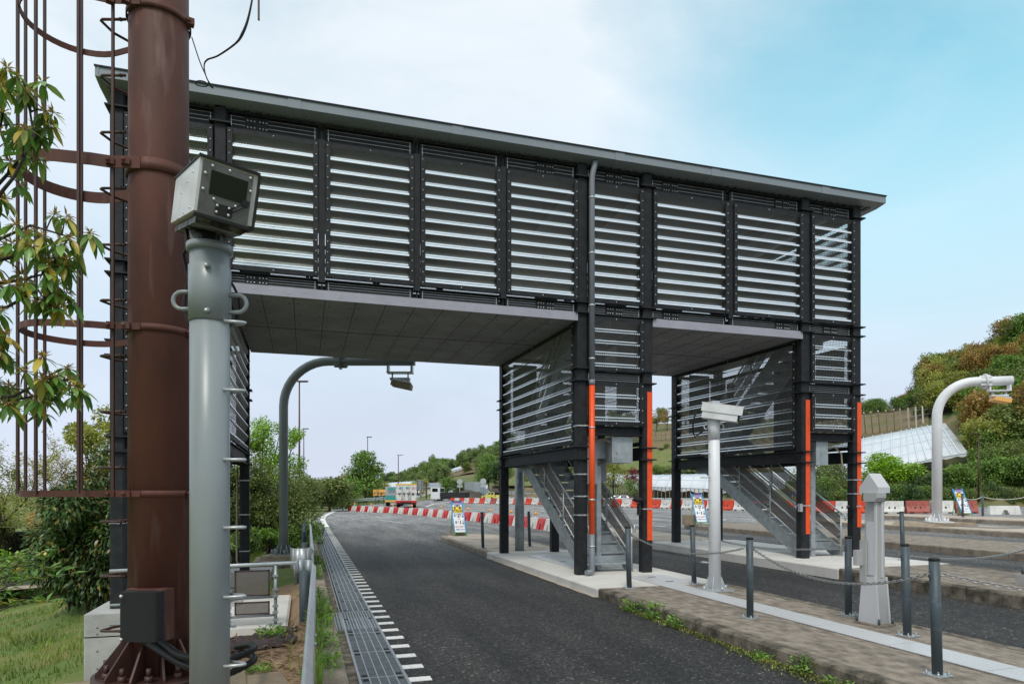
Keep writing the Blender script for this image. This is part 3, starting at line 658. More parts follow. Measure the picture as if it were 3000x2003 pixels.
for i in range(0, len(bays)):
    a, b = bays[i]
    sp = {2: [a + .42], 1: [], 3: [], 4: [], 5: [b - .6], 6: [(a + b) / 2], 7: [a + .42], 8: [b - .42], 9: [(a + b) / 2], 0: [(a + b) / 2]}.get(i + 1 if i else 0, [])
    beam(a + .0, b - .0, 4.94, 5.13, YF + .02, sp)
    beam(a, b, 7.36, 7.62, YF + .04, sp, 'eaves_beam')
for a, b in ((FR['A'], FR['C']), (FR['C'], FR['F'])): beam(a + .1, b - .1, 4.94, 5.13, YB + .1, [], 'floor_beam', False)
for x in (FR['A'], FR['A2'], FR['C'], FR['D'], FR['E'], FR['F']):
    m = MB(); m.box((x - .06, (YF + YB) / 2, 7.50), (.12, YB - YF - .2, .2)); m.build('roof_beam', 'dark', B)
# the two lane soffits with their fascias
for a, b, nn in ((FR['A2'] + .1, FR['C'] - .1, 12), (FR['D'] + .1, FR['E'] - .1, 7)):
    m = MB(); m.box(((a + b) / 2, (YF + YB) / 2 + .02, 4.86), (b - a, YB - YF + .22, .10)); so = m.build('soffit', 'soffit', B)
    m = MB(); m.box(((a + b) / 2, YF - .105, 4.865), (b - a + (.0), .02, .15)); k = 0; x = a + .12
    while x < b: m.ball((x, YF - .117, 4.88 if k % 3 else 4.845), .010, 1, 5); x += .26; k += 1
    m.build('fascia', ['strip', 'bolt'], B)
    m = MB(); k = 0
    for k in range(1, nn): x = lerp(a, b, k / nn); m.box((x, (YF + YB) / 2, 4.8095), (.010, YB - YF + .1, .004))
    m.box(((a + b) / 2, YF + 2.15, 4.8085), (b - a, .018, .006))
    for k in range(0, nn + 1):
        x = lerp(a, b, k / nn)
        for y in (YF + .35, YF + 1.05, YF + 1.8, YF + 2.5, YF + 3.3, YF + 4.2):
            for s in (-.07, .07):
                if a < x + s < b: m.box((x + s, y, 4.8085), (.026, .026, .006))
    m.build('board_joints', 'black', so)
m = MB(); m.box(((FR['A'] + FR['F']) / 2, (YF + YB) / 2, 5.03), (FR['F'] - FR['A'] - .24, YB - YF - .2, .09)); m.build('floor_deck', 'deck', B)
# roof with box gutter along the eaves
m = MB()
m.prism([(10.98, 7.83), (10.98, 7.69), (11.22, 7.66), (16.2, 7.70), (16.2, 7.80), (11.05, 7.86)], (-2.89, 0, 0), (0, 1, 0), (0, 0, 1), (14.42, 0, 0)); rf = m.build('roof', 'roof', B)
m = MB(); x = -2.5
m.box(((-2.89 + 11.53) / 2, 10.975, 7.835), (14.44, .03, .02)); m.build('drip_edge', 'dark', rf)
for x in (-.25, 2.35, 5.35, 7.35, -2.86, 9.9): m = MB(); m.prism([(10.972, 7.835), (10.972, 7.683), (11.2, 7.655), (11.2, 7.67)], (x, 0, 0), (0, 1, 0), (0, 0, 1), (.19 if x > -2.8 else .02, 0, 0)); m.build('gutter_joint', 'roof', rf)
m = MB(); n = 80
for k in range(n):
    x = lerp(-2.8, 11.4, k / n); m.prism([(0, 7.665), (.04, 7.635), (.11, 7.635), (.145, 7.665)], (x, 11.2, 0), (1, 0, 0), (0, 0, 1), (0, .16, 0))
m.build('deck_ribs', 'deck', rf)
m = MB()
m.tube([(5.0, 11.10, 7.66), (5.0, 11.10, 7.60), (4.98, 11.10, 7.52), (4.955, 11.11, 7.40), (4.95, 11.11, 7.30), (4.95, 11.11, 3.70)], .052, 12)
m.tube([(4.95, 11.11, 3.72), (4.95, 11.11, 3.62)], .058, 12); m.tube([(4.95, 11.11, .95), (4.95, 11.11, .32), (4.945, 11.11, .27), (4.9, 11.09, .25), (4.82, 11.06, .25)], .052, 12)
dn = m.build('downpipe', 'pipe', B)
m = MB(); m.tube([(4.95, 11.11, 3.62), (4.95, 11.11, .94)], .054, 14); m.build('reflective_sleeve', 'orange', dn)
m = MB()
for z in (7.0, 6.0, 5.06, 4.1, 2.86, 1.56, .72): m.tube([(4.95, 11.11, z - .012), (4.95, 11.11, z + .012)], .060, 12); m.box((4.95, 11.18, z), (.04, .09, .03))
m.build('pipe_clamp', 'bolt', dn)

# towers: side walls, front panels, beams, stairs
def stair(x0, x1, zb, nm='staircase', yb=11.42, yt=15.1, zt=2.42, rail=(0, 1), up=True):
    """straight flight rising away from the front; x0,x1 stringers"""
    dy = 1 if yt > yb else -1
    m = MB(); sl = (zt - zb) / (yt - yb)
    for x in (x0, x1):
        m.prism([(yb - .0 * dy, zb), (yb + .30 * dy, zb), (yt, zt - .24), (yt + .45 * dy, zt - .24), (yt + .45 * dy, zt + .04), (yt - .1 * dy, zt + .04), (yb, zb + .16)], (x - .008, 0, 0), (0, 1, 0), (0, 0, 1), (.016, 0, 0))
    st = m.build(nm, 'galv', B)
    m = MB(); n = 12
    for k in range(n):
        t = (k + .5) / n; m.box(((x0 + x1) / 2, lerp(yb + .05 * dy, yt, t), lerp(zb + .08, zt - .03, t)), (x1 - x0 - .02, .27, .035))
        m.box(((x0 + x1) / 2, lerp(yb + .05 * dy, yt, t) + .12 * dy, lerp(zb + .08, zt - .03, t) + .07), (x1 - x0 - .02, .006, .12))
    m.build('treads', 'galv', st)
    for i, x in enumerate((x0, x1)):
        if i not in rail: continue
        h = .80; ra = MB()
        ya, ye = yb + .05 * dy, yt + .3 * dy; za = zb + .12 + h; ze = zt + .04 + h
        yk = yt - .1 * dy
        ra.tube([(x, ya - .12 * dy, za - .16), (x, ya - .12 * dy, za - .04), (x, ya, za), (x, yk, ze), (x, ye, ze)], .021, 10)
        ra.tube([(x, ya, za - .33), (x, yk, ze - .33)], .014, 8); ra.tube([(x, ya, za - .62), (x, yk, ze - .62)], .014, 8)
        for k in range(4):
            t = k / 3.2; y = lerp(ya, yk, t); z = lerp(za, ze, t); ra.tube([(x, y, z - h - .1), (x, y, z)], .018, 8)
            for q in (.12, .25, .45, .55, .68): ra.box((x - .015, y + .03, z - q), (.03, .06, .025))
        h_ = ra.build('handrail', 'galv_l', st)
        for (q0, q1) in ((.05, .29), (.37, .60)):
            pm_ = MB()
            L0 = [(ya + .04 * dy, za - q1), (yk - .04 * dy, ze - q1), (yk - .04 * dy, ze - q0), (ya + .04 * dy, za - q0)]
            pm_.quad(*[(x + .012, a, b) for a, b in L0], uv=[(a, b) for a, b in L0]); pm_.build('mesh_panel', 'mesh_p', st)
    return st
def tower(l, r, zb, sides, front=True, st=None, up2=True):
    xl, xr = FR[l], FR[r]; bl, br = RE[l], RE[r]
    if front:
        louvre((xl + .1, fy), (xr - .1, fy), 3.94 - .03, 4.90, 4, 0, kind=1); louvre((xl + .1, fy), (xr - .1, fy), 2.80 + .12, 3.71, 3, 0, kind=1)
        beam(xl + .1, xr - .1, 3.72, 3.90, YF + .02, [], 'tower_beam'); beam(xl + .1, xr - .1, 2.74, 2.91, YF + .02, [], 'tower_beam', False)
    for s in sides:
        a, b = ((bl - .04, YB - .1), (xl - .04, YF + .1)) if s == 'l' else ((xr + .04, YF + .1), (br + .04, YB - .1))
        louvre(a, b, 2.58, 4.80, 9, 0, kind=1, bolts=False)
    # back wall and floor-edge beams
    louvre((br - .1, YB + .02), (bl + .1, YB + .02), 2.58, 4.80, 9, 0, kind=1, bolts=False)
    m = MB()
    for x0, x1 in ((xl, bl), (xr, br)):
        m.bar((x0, YF + .1, 2.42), (x1, YB - .1, 2.42), .06, .24); m.bar((x0, YF + .1, 2.31), (x1, YB - .1, 2.31), .16, .016); m.bar((x0, YF + .1, 2.53), (x1, YB - .1, 2.53), .16, .016)
    m.bar((bl, YB, 2.42), (br, YB, 2.42), .16, .24); m.build('tower_floor_beam', 'dark', B)
    m = MB(); m.box(((xl + xr) / 2 - .07, 15.45, 2.46), (xr - xl - .1, .8, .05)); m.build('landing', 'galv', B)
    if st: stair(*st, zb)
    if up2: stair(xl + .15, xl + .72, 2.5, 'upper_flight', 15.0, 12.0, 4.95, rail=(0,))
    # inner partitions seen through the mesh
    m = MB(); m.box((xr - .12, 13.25, 3.7), (.03, .8, 2.2)); m.box((xr - .12, 11.85, 4.0), (.03, .8, 1.5)); m.box((xr - .12, 15.4, 3.6), (.03, .3, 2.0)); m.box((xl + .35, 15.6, 4.0), (.6, .03, 1.6)); m.build('inner_panel', 'dark', B)
tower('A', 'A2', -.03, 'r', False, (-2.4, -1.5), True)
tower('C', 'D', .18, 'lr', True, (4.98, 5.93))
tower('E', 'F', .335, 'lr', True, (9.93, 10.84))
louvre((FR['A'] + .1, fy), (FR['A2'] - .1, fy), 2.58, 4.90, 9, 0, kind=1)
beam(FR['A'] + .1, FR['A2'] - .1, 2.32, 2.55, YF + .02, [], 'tower_beam', False)
# concrete pedestals of the left tower
for x, y, w, d in ((-2.47, 11.4, 1.0, 1.3), (-1.2, 15.9, 1.0, 1.0), (-2.65, 15.9, .9, .9), (-1.25, 11.3, .6, .6)):
    m = MB(); m.bevbox((x, y, -.185), (w, d, .31), 0, 0, .02); m.box((x, y, -.35), (w - .02, d - .02, .02), mi=1); m.bevbox((x, y, -1.0), (w, d, 1.28), 0, 0, .02)
    pd = m.build('pedestal', ['conc_grey', 'black'], B)
    if w == 1.0:
        m = MB()
        for sx in (-.33, .02, .36):
            for z in (-.22, -.31, -.55, -.8): m.cyl((x + sx, y - d / 2 - .0), .014, z, z + .02, 6)
        m.build('tie_holes', 'soffit', pd)
# cable ducts under the middle and right towers
m = MB(); m.box((5.65, 11.55, 2.48), (.42, .5, .48)); m.box((5.33, 11.75, 2.50), (.30, .3, .34)); m.box((5.13, 11.75, 2.32), (.32, .26, .95)); m.bevbox((5.38, 11.8, 1.2), (.10, .12, 2.0), 0, 0, .01)
m.box((5.16, 11.86, 1.0), (.22, .02, 1.7)); cdn = m.build('cable_duct', 'galv', B)
m = MB(); m.box((5.66, 12.3, 2.12), (.18, .2, .42)); m.build('junction_box', 'strip', cdn)
m = MB(); m.tube([(4.95, 11.6, 2.62), (5.15, 11.5, 2.66), (5.35, 11.42, 2.68), (5.46, 11.36, 2.6), (5.5, 11.32, 2.46), (5.55, 11.31, 2.40)], .018, 8); m.tube([(5.2, 11.83, 1.9), (5.21, 11.82, 1.5), (5.26, 11.82, .9), (5.25, 11.82, .3)], .018, 8); m.build('conduit', 'beige', cdn)
m = MB(); m.bevbox((11.0 - .85, 11.55, 1.35), (.12, .12, 2.1), 0, 0, .01); m.box((10.2, 11.5, 2.5), (.3, .4, .5)); m.build('cable_duct', 'galv', B)
m = MB(); m.tube([(10.55, 11.5, 2.6), (10.66, 11.45, 2.64), (10.8, 11.42, 2.5), (10.82, 11.42, 2.3), (10.86, 11.4, 2.1)], .018, 8); m.build('conduit', 'beige', B)
m = MB(); m.tube([(-1.42, 15.85, 2.2), (-1.43, 15.85, 1.0), (-1.43, 15.85, .2), (-1.38, 15.8, .06)], .022, 8); m.build('conduit', 'beige', B)
# little dark lamp and alarm boxes on the columns
m = MB(); m.lathe((5.92, 11.2, 1.52), [(.001, .08), (.07, .07), (.11, .03), (.06, 0), (.04, -.02)], 14); m.box((5.94, 11.2, 1.38), (.05, .06, .22)); m.build('flood_lamp', 'black', B)
m = MB(); m.box((10.84, 11.15, 1.45), (.10, .09, .2)); m.build('flood_lamp', 'black', B)
m = MB(); m.box((9.57, 11.2, 1.38), (.06, .07, .16)); m.build('switch_box', 'cabinet', B)
# ---------------------------------------------------------------- brown mast with caged ladder
mp_ = D(466, 5.2); MX, MY, MZ, MR = mp_.x, mp_.y, .28, .215
t = root('steel_mast', (MX, MY, MZ), 'thick brown steel mast with caged ladder and black junction box', 'mast')
LD = Vector((-RV[0], -RV[1], 0)); FW = Vector((FV[0], FV[1], 0))     # ladder side: to the left of the picture; FW: away
C0 = Vector((MX, MY, 0))
m = MB(); m.cyl((MX, MY), MR, MZ, 8.2, 40, MR - .008); mast = m.build('shaft', 'rust', t)
m = MB(); m.cyl((MX, MY), MR + .24, MZ, MZ + .035, 40); m.cyl((MX, MY), MR + .2, MZ - .06, MZ - .02, 40); m.build('base_flange', 'rust_d', t)
for k in range(12):
    m = MB(); a = 2 * math.pi * (k + .5) / 12; e = Vector((math.cos(a), math.sin(a), 0))
    m.prism([(MR - .01, MZ + .035), (MR + .21, MZ + .035), (MR + .21, MZ + .06), (MR + .03, MZ + .30), (MR - .01, MZ + .30)], C0 - e.cross(Vector((0, 0, 1))) * .008, e, (0, 0, 1), e.cross(Vector((0, 0, 1))) * .016); m.build('gusset', 'rust_d', t)
for k in range(12):
    m = MB(); a = 2 * math.pi * k / 12; c = (MX + (MR + .15) * math.cos(a), MY + (MR + .15) * math.sin(a)); m.cyl(c, .030, MZ + .035, MZ + .085, 6); m.cyl(c, .017, MZ + .085, MZ + .14, 8); m.cyl(c, .036, MZ + .035, MZ + .042, 12); m.build('anchor_bolt', 'rust_d', t)
rz = [CZ + (HY - y * 1.2777) * 5.2 / FPX for y in (-52, 72, 197, 324, 449, 575, 699, 823, 948, 1073, 1194, 1316, 1438)]
for z in rz:   # triangular foot rungs
    m = MB(); a = C0 + LD * (MR - .03) - FW * .13; b = C0 + LD * (MR - .03) + FW * .17
    tip = C0 + LD * (MR + .165) - FW * .13; tip2 = C0 + LD * (MR + .15) + FW * .02
    pts = [a, tip - LD * .02, tip + FW * .012, tip2, C0 + LD * (MR + .06) + FW * .16, b]
    m.tube([(p.x, p.y, z) for p in pts], .0105, 8); m.tube([(a.x - LD.x * -.03, a.y - LD.y * -.03, z), (a.x + LD.x * .045, a.y + LD.y * .045, z)], .014, 8); m.build('foot_rung', 'rust_d', t)
# cage: bars, hoops
CR = .36; CC = C0 + LD * (MR + .44) + FW * .02
def cage_pt(a, r=CR): return CC + LD * math.cos(a) * r + FW * math.sin(a) * r
hz = [CZ + (HY - y * 1.2777) * 5.2 / FPX for y in (1131, 764, 405, 52)]
for i, z in enumerate(hz):
    hh = .048 if i != 1 else .05; hh = .09 if i == 2 else hh
    m = MB(); pts = [C0 - FW * (MR + .012) + LD * .02, C0 - FW * (MR + .02) + LD * (MR + .02), CC - LD * .30 - FW * .30]
    pts += [cage_pt(a) for a in [R(q) for q in range(-110, 111, 10)]]
    pts += [CC - LD * .30 + FW * .28, C0 + FW * .14 + LD * (MR + .05), C0 + FW * .1 + LD * (MR - .02)]
    for a, b in zip(pts, pts[1:]):
        e = (b - a).normalized(); n = e.cross(Vector((0, 0, 1))) * .004
        for s in (-1, 1):
            q = [a + n * s, b + n * s]; m.quad((q[0].x, q[0].y, z - hh / 2), (q[1].x, q[1].y, z - hh / 2), (q[1].x, q[1].y, z + hh / 2), (q[0].x, q[0].y, z + hh / 2))
        m.quad((*(a + n).xy, z - hh / 2), (*(b + n).xy, z - hh / 2), (*(b - n).xy, z - hh / 2), (*(a - n).xy, z - hh / 2)); m.quad((*(a + n).xy, z + hh / 2), (*(b + n).xy, z + hh / 2), (*(b - n).xy, z + hh / 2), (*(a - n).xy, z + hh / 2))
    hp = m.build('cage_hoop', 'rust', t)
    m = MB(); m.lathe((MX, MY, z), [(MR + .002, -hh / 2), (MR + .012, -hh / 2), (MR + .012, hh / 2), (MR + .002, hh / 2)], 40)
    for a in (-FW * (MR + .03) + LD * .12, RV and Vector((RV[0], RV[1], 0)) * (MR + .03), -FW * (MR + .03) + LD * (MR + .02)):
        q = C0 + a; m.box((q.x, q.y, z), (.05, .05, .05), .3); m.ball((q.x - FW.x * .03, q.y - FW.y * .03, z), .016)
    m.build('clamp', 'rust', hp)
zt = 8.2
for px, dd in ((52, 5.0), (75, 5.35), (105, 4.85), (131, 5.5), (230, 4.83), (239, 5.52), (331, 4.98)):
    q = D(px, dd); m = MB(); m.box((q.x, q.y, (hz[0] + zt) / 2), (.018, .018, zt - hz[0]), -YAW); m.build('cage_bar', 'rust_d', t)
m = MB(); jc = D(430, 4.93, 1800); m.bevbox(jc, (.29, .20, .36), -YAW - .12, 0, .01); jb = m.build('junction_box', 'black', t)
m = MB(); q = jc + FW * .05; m.bevbox(q, (.31, .12, .375), -YAW - .12, 0, .006); m.build('box_rim', 'rust', jb)
m = MB()
for sx in (-.12, .12):
    for sz in (-.155, .155): q = jc + Vector((RV[0], RV[1], 0)) * sx - FW * .105 + Vector((0, 0, sz)) + FW * sx * .12; m.ball(q, .013, n=8)
m.build('screws', 'bolt', jb)
for k, dz in ((0, 0), (1, -.09)):
    m = MB(); pts = [jc + Vector((0, 0, -.17)) + Vector((RV[0], RV[1], 0)) * (.05 - k * .1), D(470 + 20 * (1 - k), 4.75, 1893 + 14 * k), D(520, 4.6, 1915 + 22 * k), D(565, 4.5, 1928 + 28 * k), D(640, 4.6, 1940 + 40 * k), D(735, 5.0, 1905 + 34 * k), D(738, 5.4, 1888 + 30 * k), D(690, 5.7, 1895 + 20 * k)]
    cv = []
    for i in range(len(pts) - 1):
        p0, p1, p2, p3 = pts[max(0, i - 1)], pts[i], pts[i + 1], pts[min(len(pts) - 1, i + 2)]
        for j in range(14):
            s = j / 14; cv.append(.5 * ((2 * p1) + (p2 - p0) * s + (2 * p0 - 5 * p1 + 4 * p2 - p3) * s * s + (3 * p1 - p0 - 3 * p2 + p3) * s ** 3))
    m.tube(cv, [.022 if i % 2 else .027 for i in range(len(cv))], 10); tag(m.build('conduit_hose', 'cable'), ['upper', 'lower'][k] + ' black ribbed hose running from the junction box to the ground', 'hose', 'black hoses at the mast foot')
# loose cable hanging beside the mast top
m = MB(); d_ = 5.0; pts = [D(562, d_, 110), D(585, d_, 180), D(603, d_, 222), D(611, d_, 245), D(600, d_ + .05, 254), D(575, d_ + .05, 249), D(578, d_ + .03, 238), D(600, d_, 240), D(624, d_, 259), D(606, d_ - .02, 230), D(598, d_, 195), D(607, d_, 176), D(640, d_, 163), D(690, d_, 128), D(710, d_, 100), D(727, d_, 55), D(742, d_, -20), D(745, d_, -60)]
rad = [.0042] * 9 + [.0045, .005, .006, .006, .007, .011, .009, .006, .006]; cv = []; rr = []
for i in range(len(pts) - 1):
    p0, p1, p2, p3 = pts[max(0, i - 1)], pts[i], pts[i + 1], pts[min(len(pts) - 1, i + 2)]
    for j in range(6):
        s = j / 6; cv.append(.5 * ((2 * p1) + (p2 - p0) * s + (2 * p0 - 5 * p1 + 4 * p2 - p3) * s * s + (3 * p1 - p0 - 3 * p2 + p3) * s ** 3)); rr.append(lerp(rad[i], rad[i + 1], s))
m.tube(cv, rr, 8); tag(m.build('loose_cable', 'cable'), 'thin black cable dangling and looping beside the top of the brown mast', 'cable')
m = MB(); m.box(D(758, 5.0, 10), (.014, .02, .25)); tag(m.build('hanging_strap', 'rust_d'), 'short dark strap end hanging at the top edge right of the mast', 'strap')

# ---------------------------------------------------------------- grey pole with the big camera housing
GD = 3.9; gp = D(615, GD); GX, GY = gp.x, gp.y
t = root('camera_pole', (GX, GY, .25), 'grey steel pole with step irons carrying a large white camera housing in the foreground', 'camera pole')
def gz(y): return CZ + (HY - y) * GD / FPX
RG = .1085
m = MB(); m.cyl((GX, GY), RG, .25, gz(725), 40); m.build('shaft', 'greypole', t)
m = MB(); m.lathe((GX, GY, 0), [(RG + .001, gz(945)), (RG + .007, gz(945)), (RG + .007, gz(785)), (RG + .001, gz(783))], 40); m.lathe((GX, GY, 0), [(RG, gz(742)), (RG + .018, gz(740)), (RG + .018, gz(722)), (.001, gz(720))], 40)
for y in (797, 925):
    q = D(607, GD - RG - .01, 0); m.cyl((q.x, q.y), .014, gz(y) - .012, gz(y) + .012, 8)
sl_ = m.build('sleeve', 'greypole', t)
m = MB()
for y in (797, 925): q = D(605, GD - RG - .012, y); q.z = gz(y); m.ball(q, .0145, n=8)
m.build('bolts', 'bolt', sl_)
RVv = Vector((RV[0], RV[1], 0))
for s in (-1, 1):
    m = MB(); c = Vector((GX, GY, 0)) + RVv * s * (RG + .0); zc = gz(880 if s < 0 else 890); r = .05; pts = [c + Vector((0, 0, zc + r))]
    pts += [c + RVv * s * (.055 + r * math.sin(a)) + Vector((0, 0, zc + r * math.cos(a))) for a in [math.pi * k / 8 for k in range(9)]] + [c + Vector((0, 0, zc - r))]
    m.tube(pts, .0125, 10); m.build('handle', 'greypole', t)
for i, y in enumerate((945, 1144, 1346, 1544, 1745, 1945)):
    m = MB(); z = gz(y); c = Vector((GX, GY, z)); m.tube([c + RVv * (RG - .03) + FW * .07, c + RVv * (RG + .075) + FW * .03, c + RVv * (RG + .095) + FW * .005, c + RVv * (RG + .075) - FW * .015, c + RVv * (RG - .012) - FW * .045], .0095, 8); m.build('step_iron', 'galv_l', t)
# housing: a box turned towards the lane and tipped down
hq = (-1.744, 3.90, 1.688); HW, HD, HH = .292, .90, .29
hc = Vector((FV[0] * hq[1] + RV[0] * hq[0], FV[1] * hq[1] + RV[1] * hq[0], CZ + hq[2]))
hm = Matrix.Translation(hc) @ Matrix.Rotation(-YAW + R(34.1), 4, 'Z') @ Matrix.Rotation(R(14.1), 4, 'X') @ Matrix.Rotation(R(4.6), 4, 'Y') @ Matrix.Translation((0, .056, 0))
def hbox(m, c, z, mi=0):   # local axes: x right, y away from the lens side, z up
    i = len(m.v)
    for dz in (-1, 1):
        for dx, dy in ((-1, -1), (1, -1), (1, 1), (-1, 1)): m.v.append(tuple(hm @ Vector((c[0] + dx * z[0] / 2, c[1] + dy * z[1] / 2, c[2] + dz * z[2] / 2))))
    for q in ((3, 2, 1, 0), (4, 5, 6, 7), (0, 1, 5, 4), (1, 2, 6, 5), (2, 3, 7, 6), (3, 0, 4, 7)): m.face(tuple(i + k for k in q), mi)
hf = -HD / 2
m = MB(); hbox(m, (0, 0, .01), (HW, HD, HH - .02)); hs = m.build('camera_housing', 'whitebox', t)
m = MB(); hbox(m, (0, .01, HH / 2 + .006), (HW + .012, HD + .06, .012)); hbox(m, (HW / 2 + .006, -.0, 0), (.01, HD + .05, HH)); hbox(m, (0, hf + .01, -HH / 2 + .004), (HW, .05, .012)); m.build('hood', 'black', hs)
m = MB(); hbox(m, (-.005, hf - .006, 0), (HW - .04, .012, HH - .025)); m.build('faceplate', 'facegrey', hs)
m = MB(); hbox(m, (.005, hf - .0135, .035), (.185, .004, .12)); m.build('window', 'glass', hs)
m = MB(); hbox(m, (-.005, hf - .015, -.088), (.085, .008, .055)); 
i = 0
def hl(m, a, b, r): m.tube([hm @ Vector(a), hm @ Vector(b)], r, 6)
hl(m, (.01, hf - .02, -.085), (.095, hf - .022, -.015), .003); hl(m, (.03, hf - .02, -.09), (.108, hf - .022, -.03), .003); hbox(m, (.098, hf - .018, -.02), (.04, .012, .03)); m.build('wiper', 'black', hs)
m = MB()
for x, z in ((-.085, .115), (.0, .118), (.105, .115), (-.115, .07), (-.117, -.01), (.115, .05), (.115, -.03), (-.06, -.045), (-.04, -.072), (-.04, -.105), (.02, -.105), (.02, -.07), (.05, -.05)): m.ball(hm @ Vector((x, hf - .016, z)), .0085, n=7)
for y, z in ((-.28, .09), (-.1, .06), (.1, .02), (-.3, -.10), (-.1, -.11), (.12, -.12)): m.ball(hm @ Vector((-HW / 2, y, z)), .007, n=6)
m.build('screws', 'bolt', hs)
m = MB(); hbox(m, (0, .03, -HH / 2 - .012), (HW - .05, HD - .1, .03)); zt_ = gz(722)
lo = Vector((GX, GY, zt_)); up = hm @ Vector((0, -.02, -HH / 2 - .02))
m.bar(lo + RVv * -.075, up + RVv * -.085, .02, .13); m.bar(lo + RVv * .06, up + RVv * .085, .02, .15); m.bar(lo - FW * .03, up - FW * .06, .16, .02, up=(0, 1, 0)); m.build('bracket', 'dirt_stain', hs)
m = MB(); q0 = hm @ Vector((-.1, .1, -HH / 2)); pts = [q0, q0 + Vector((.0, 0, -.15)), D(537, 4.0, 745), D(548, 4.02, 790), D(556, 4.03, 815), D(545, 4.03, 850), D(540, 4.02, 900), D(553, 4.02, 945), D(562, 4.0, 960)]
m.tube(pts, .011, 8); pts = [D(672, 3.95, 820), D(684, 3.95, 838), D(700, 3.97, 870), D(703, 3.98, 905), D(690, 3.98, 940), D(672, 3.95, 955)]; m.tube(pts, .008, 8); m.build('cable', 'cable', t)

# ---------------------------------------------------------------- curved antenna poles
def arm_pole(base, h, reach, r, m0, ang, label, plinth, col_m='greypole'):
    t = root('antenna_pole', base, label, 'antenna pole', rz=ang)
    m = MB(); rb = 1.15; pts = [(0, 0, .0), (0, 0, h - rb)] + [(rb - rb * math.cos(a), 0, h - rb + rb * math.sin(a)) for a in [math.pi / 2 * k / 10 for k in range(1, 11)]] + [(reach, 0, h + .0)]
    m.tube(pts, r, 20); m.build('shaft', m0, t, world=False)
    m = MB(); fx = rb + .3
    for k in range(8):
        a = 2 * math.pi * k / 8; e = Vector((0, math.cos(a), math.sin(a)))
        m.bar(Vector((fx - .16, 0, h)) + e * (r + .01), Vector((fx + .16, 0, h)) + e * (r + .035), .02, .06)
    m.tube([(fx - .02, 0, h), (fx + .02, 0, h)], r + .10, 16); m.build('flange_joint', m0, t, world=False)
    m = MB(); m.box((0, 0, .0), (r * 5, r * 5, .03))
    for k in range(8):
        a = 2 * math.pi * k / 8; e = Vector((math.cos(a), math.sin(a), 0)); m.prism([(r - .01, .0), (r + .15, .0), (r + .13, .08), (r + .01, .26), (r - .01, .26)], e.cross(Vector((0, 0, 1))) * -.008, e, (0, 0, 1), e.cross(Vector((0, 0, 1))) * .016)
        a += math.pi / 8; m.cyl((math.cos(a) * (r + .16), math.sin(a) * (r + .16)), .035, 0, .12, 8)
    m.build('base_plate', m0, t, world=False)
    m = MB(); m.box((0, 0, plinth / -2 - .015), (.86, .86, -.0 + plinth)); m.build('plinth', 'conc_tan', t, world=False)
    ax = reach - .38; m = MB()
    for dx in (-.3, .3): m.box((ax + dx, 0, h - r - .10), (.05, .22, .20))
    m.box((ax, 0, h - r - .18), (.66, .26, .03)); 
    for dx in (-.2, .2): m.cyl((ax + dx, .05), .012, h - r - .36, h - r - .16, 6); m.cyl((ax + dx, -.05), .012, h - r - .36, h - r - .16, 6)
    m.box((ax, 0, h - r - .34), (.5, .2, .05)); m.build('antenna_bracket', 'galv_l' if m0 == 'greypole' else m0, t, world=False)
    m = MB(); hm2 = Matrix.Translation((ax + .05, 0, h - r - .46)) @ Matrix.Rotation(R(12), 4, 'Y'); i = len(m.v)
    def tb(sz, z0, z1, s1):
        p0 = [(-sz, -sz), (sz, -sz), (sz, sz), (-sz, sz)]; i = len(m.v)
        for (s, z) in ((1, z0), (s1, z1)): m.v += [tuple(hm2 @ Vector((a * s, b * s * .9, z))) for a, b in p0]
        for q in ((3, 2, 1, 0), (4, 5, 6, 7), (0, 1, 5, 4), (1, 2, 6, 5), (2, 3, 7, 6), (3, 0, 4, 7)): m.face(tuple(i + k for k in q), len(m.f) // 6)
    tb(.24, .03, .10, .8); tb(.25, -.10, .03, .98); m.build('antenna', ['galv', 'conc_tan' if m0 == 'greypole' else 'signorange'], t, world=False)
    return t
arm_pole((-.52, 18.0, .12), 5.02 - .12, 3.35, .112, 'greypole', R(-17), 'grey gooseneck antenna pole left of the lane under the bridge', .30)
mb = MB(); mb.box((-.45, 18.0, -.18), (1.5, 1.3, .36)); tag(mb.build('pole_footing', 'conc_old'), 'low concrete footing under the grey gooseneck antenna pole', 'footing')
arm_pole((20.7, 17.6, .68), 4.75, 2.25, .155, 'whitepole', R(-30), 'white gooseneck antenna pole on an island at the right', .14)
mb = MB(); mb.prism([(-1.05, .0), (1.05, 0), (.85, .13), (-.85, .13)], (20.7, 16.9, .53), (1, 0, 0), (0, 0, 1), (0, 1.6, 0)); tag(mb.build('pole_footing', 'conc_tan'), 'tan footing under the white gooseneck antenna pole', 'footing')

# ---------------------------------------------------------------- slim white camera post and cabinet on the near island
t = root('camera_post', (6.0, 8.9, .19), 'slim white camera post standing beside the chain posts on the near island', 'camera post')
wx, wy, wd = 6.0, 8.9, 10.26
m = MB(); m.tube([(wx + .02, wy, .2), (wx, wy, 3.0)], [.092, .082], 20); m.build('shaft', 'whitepole', t)
m = MB(); m.box((wx + .02, wy, .20), (.42, .42, .018))
for k in range(4):
    a = math.pi / 4 + k * math.pi / 2; e = Vector((math.cos(a), math.sin(a), 0)); m.prism([(.08, 0), (.17, 0), (.10, .2), (.08, .2)], Vector((wx + .02, wy, .205)) - e.cross(Vector((0, 0, 1))) * .006, e, (0, 0, 1), e.cross(Vector((0, 0, 1))) * .012)
    m.cyl((wx + .02 + math.cos(a + .78) * .19, wy + math.sin(a + .78) * .19), .02, .2, .26, 6)
m.build('base_plate', 'galv_l', t)
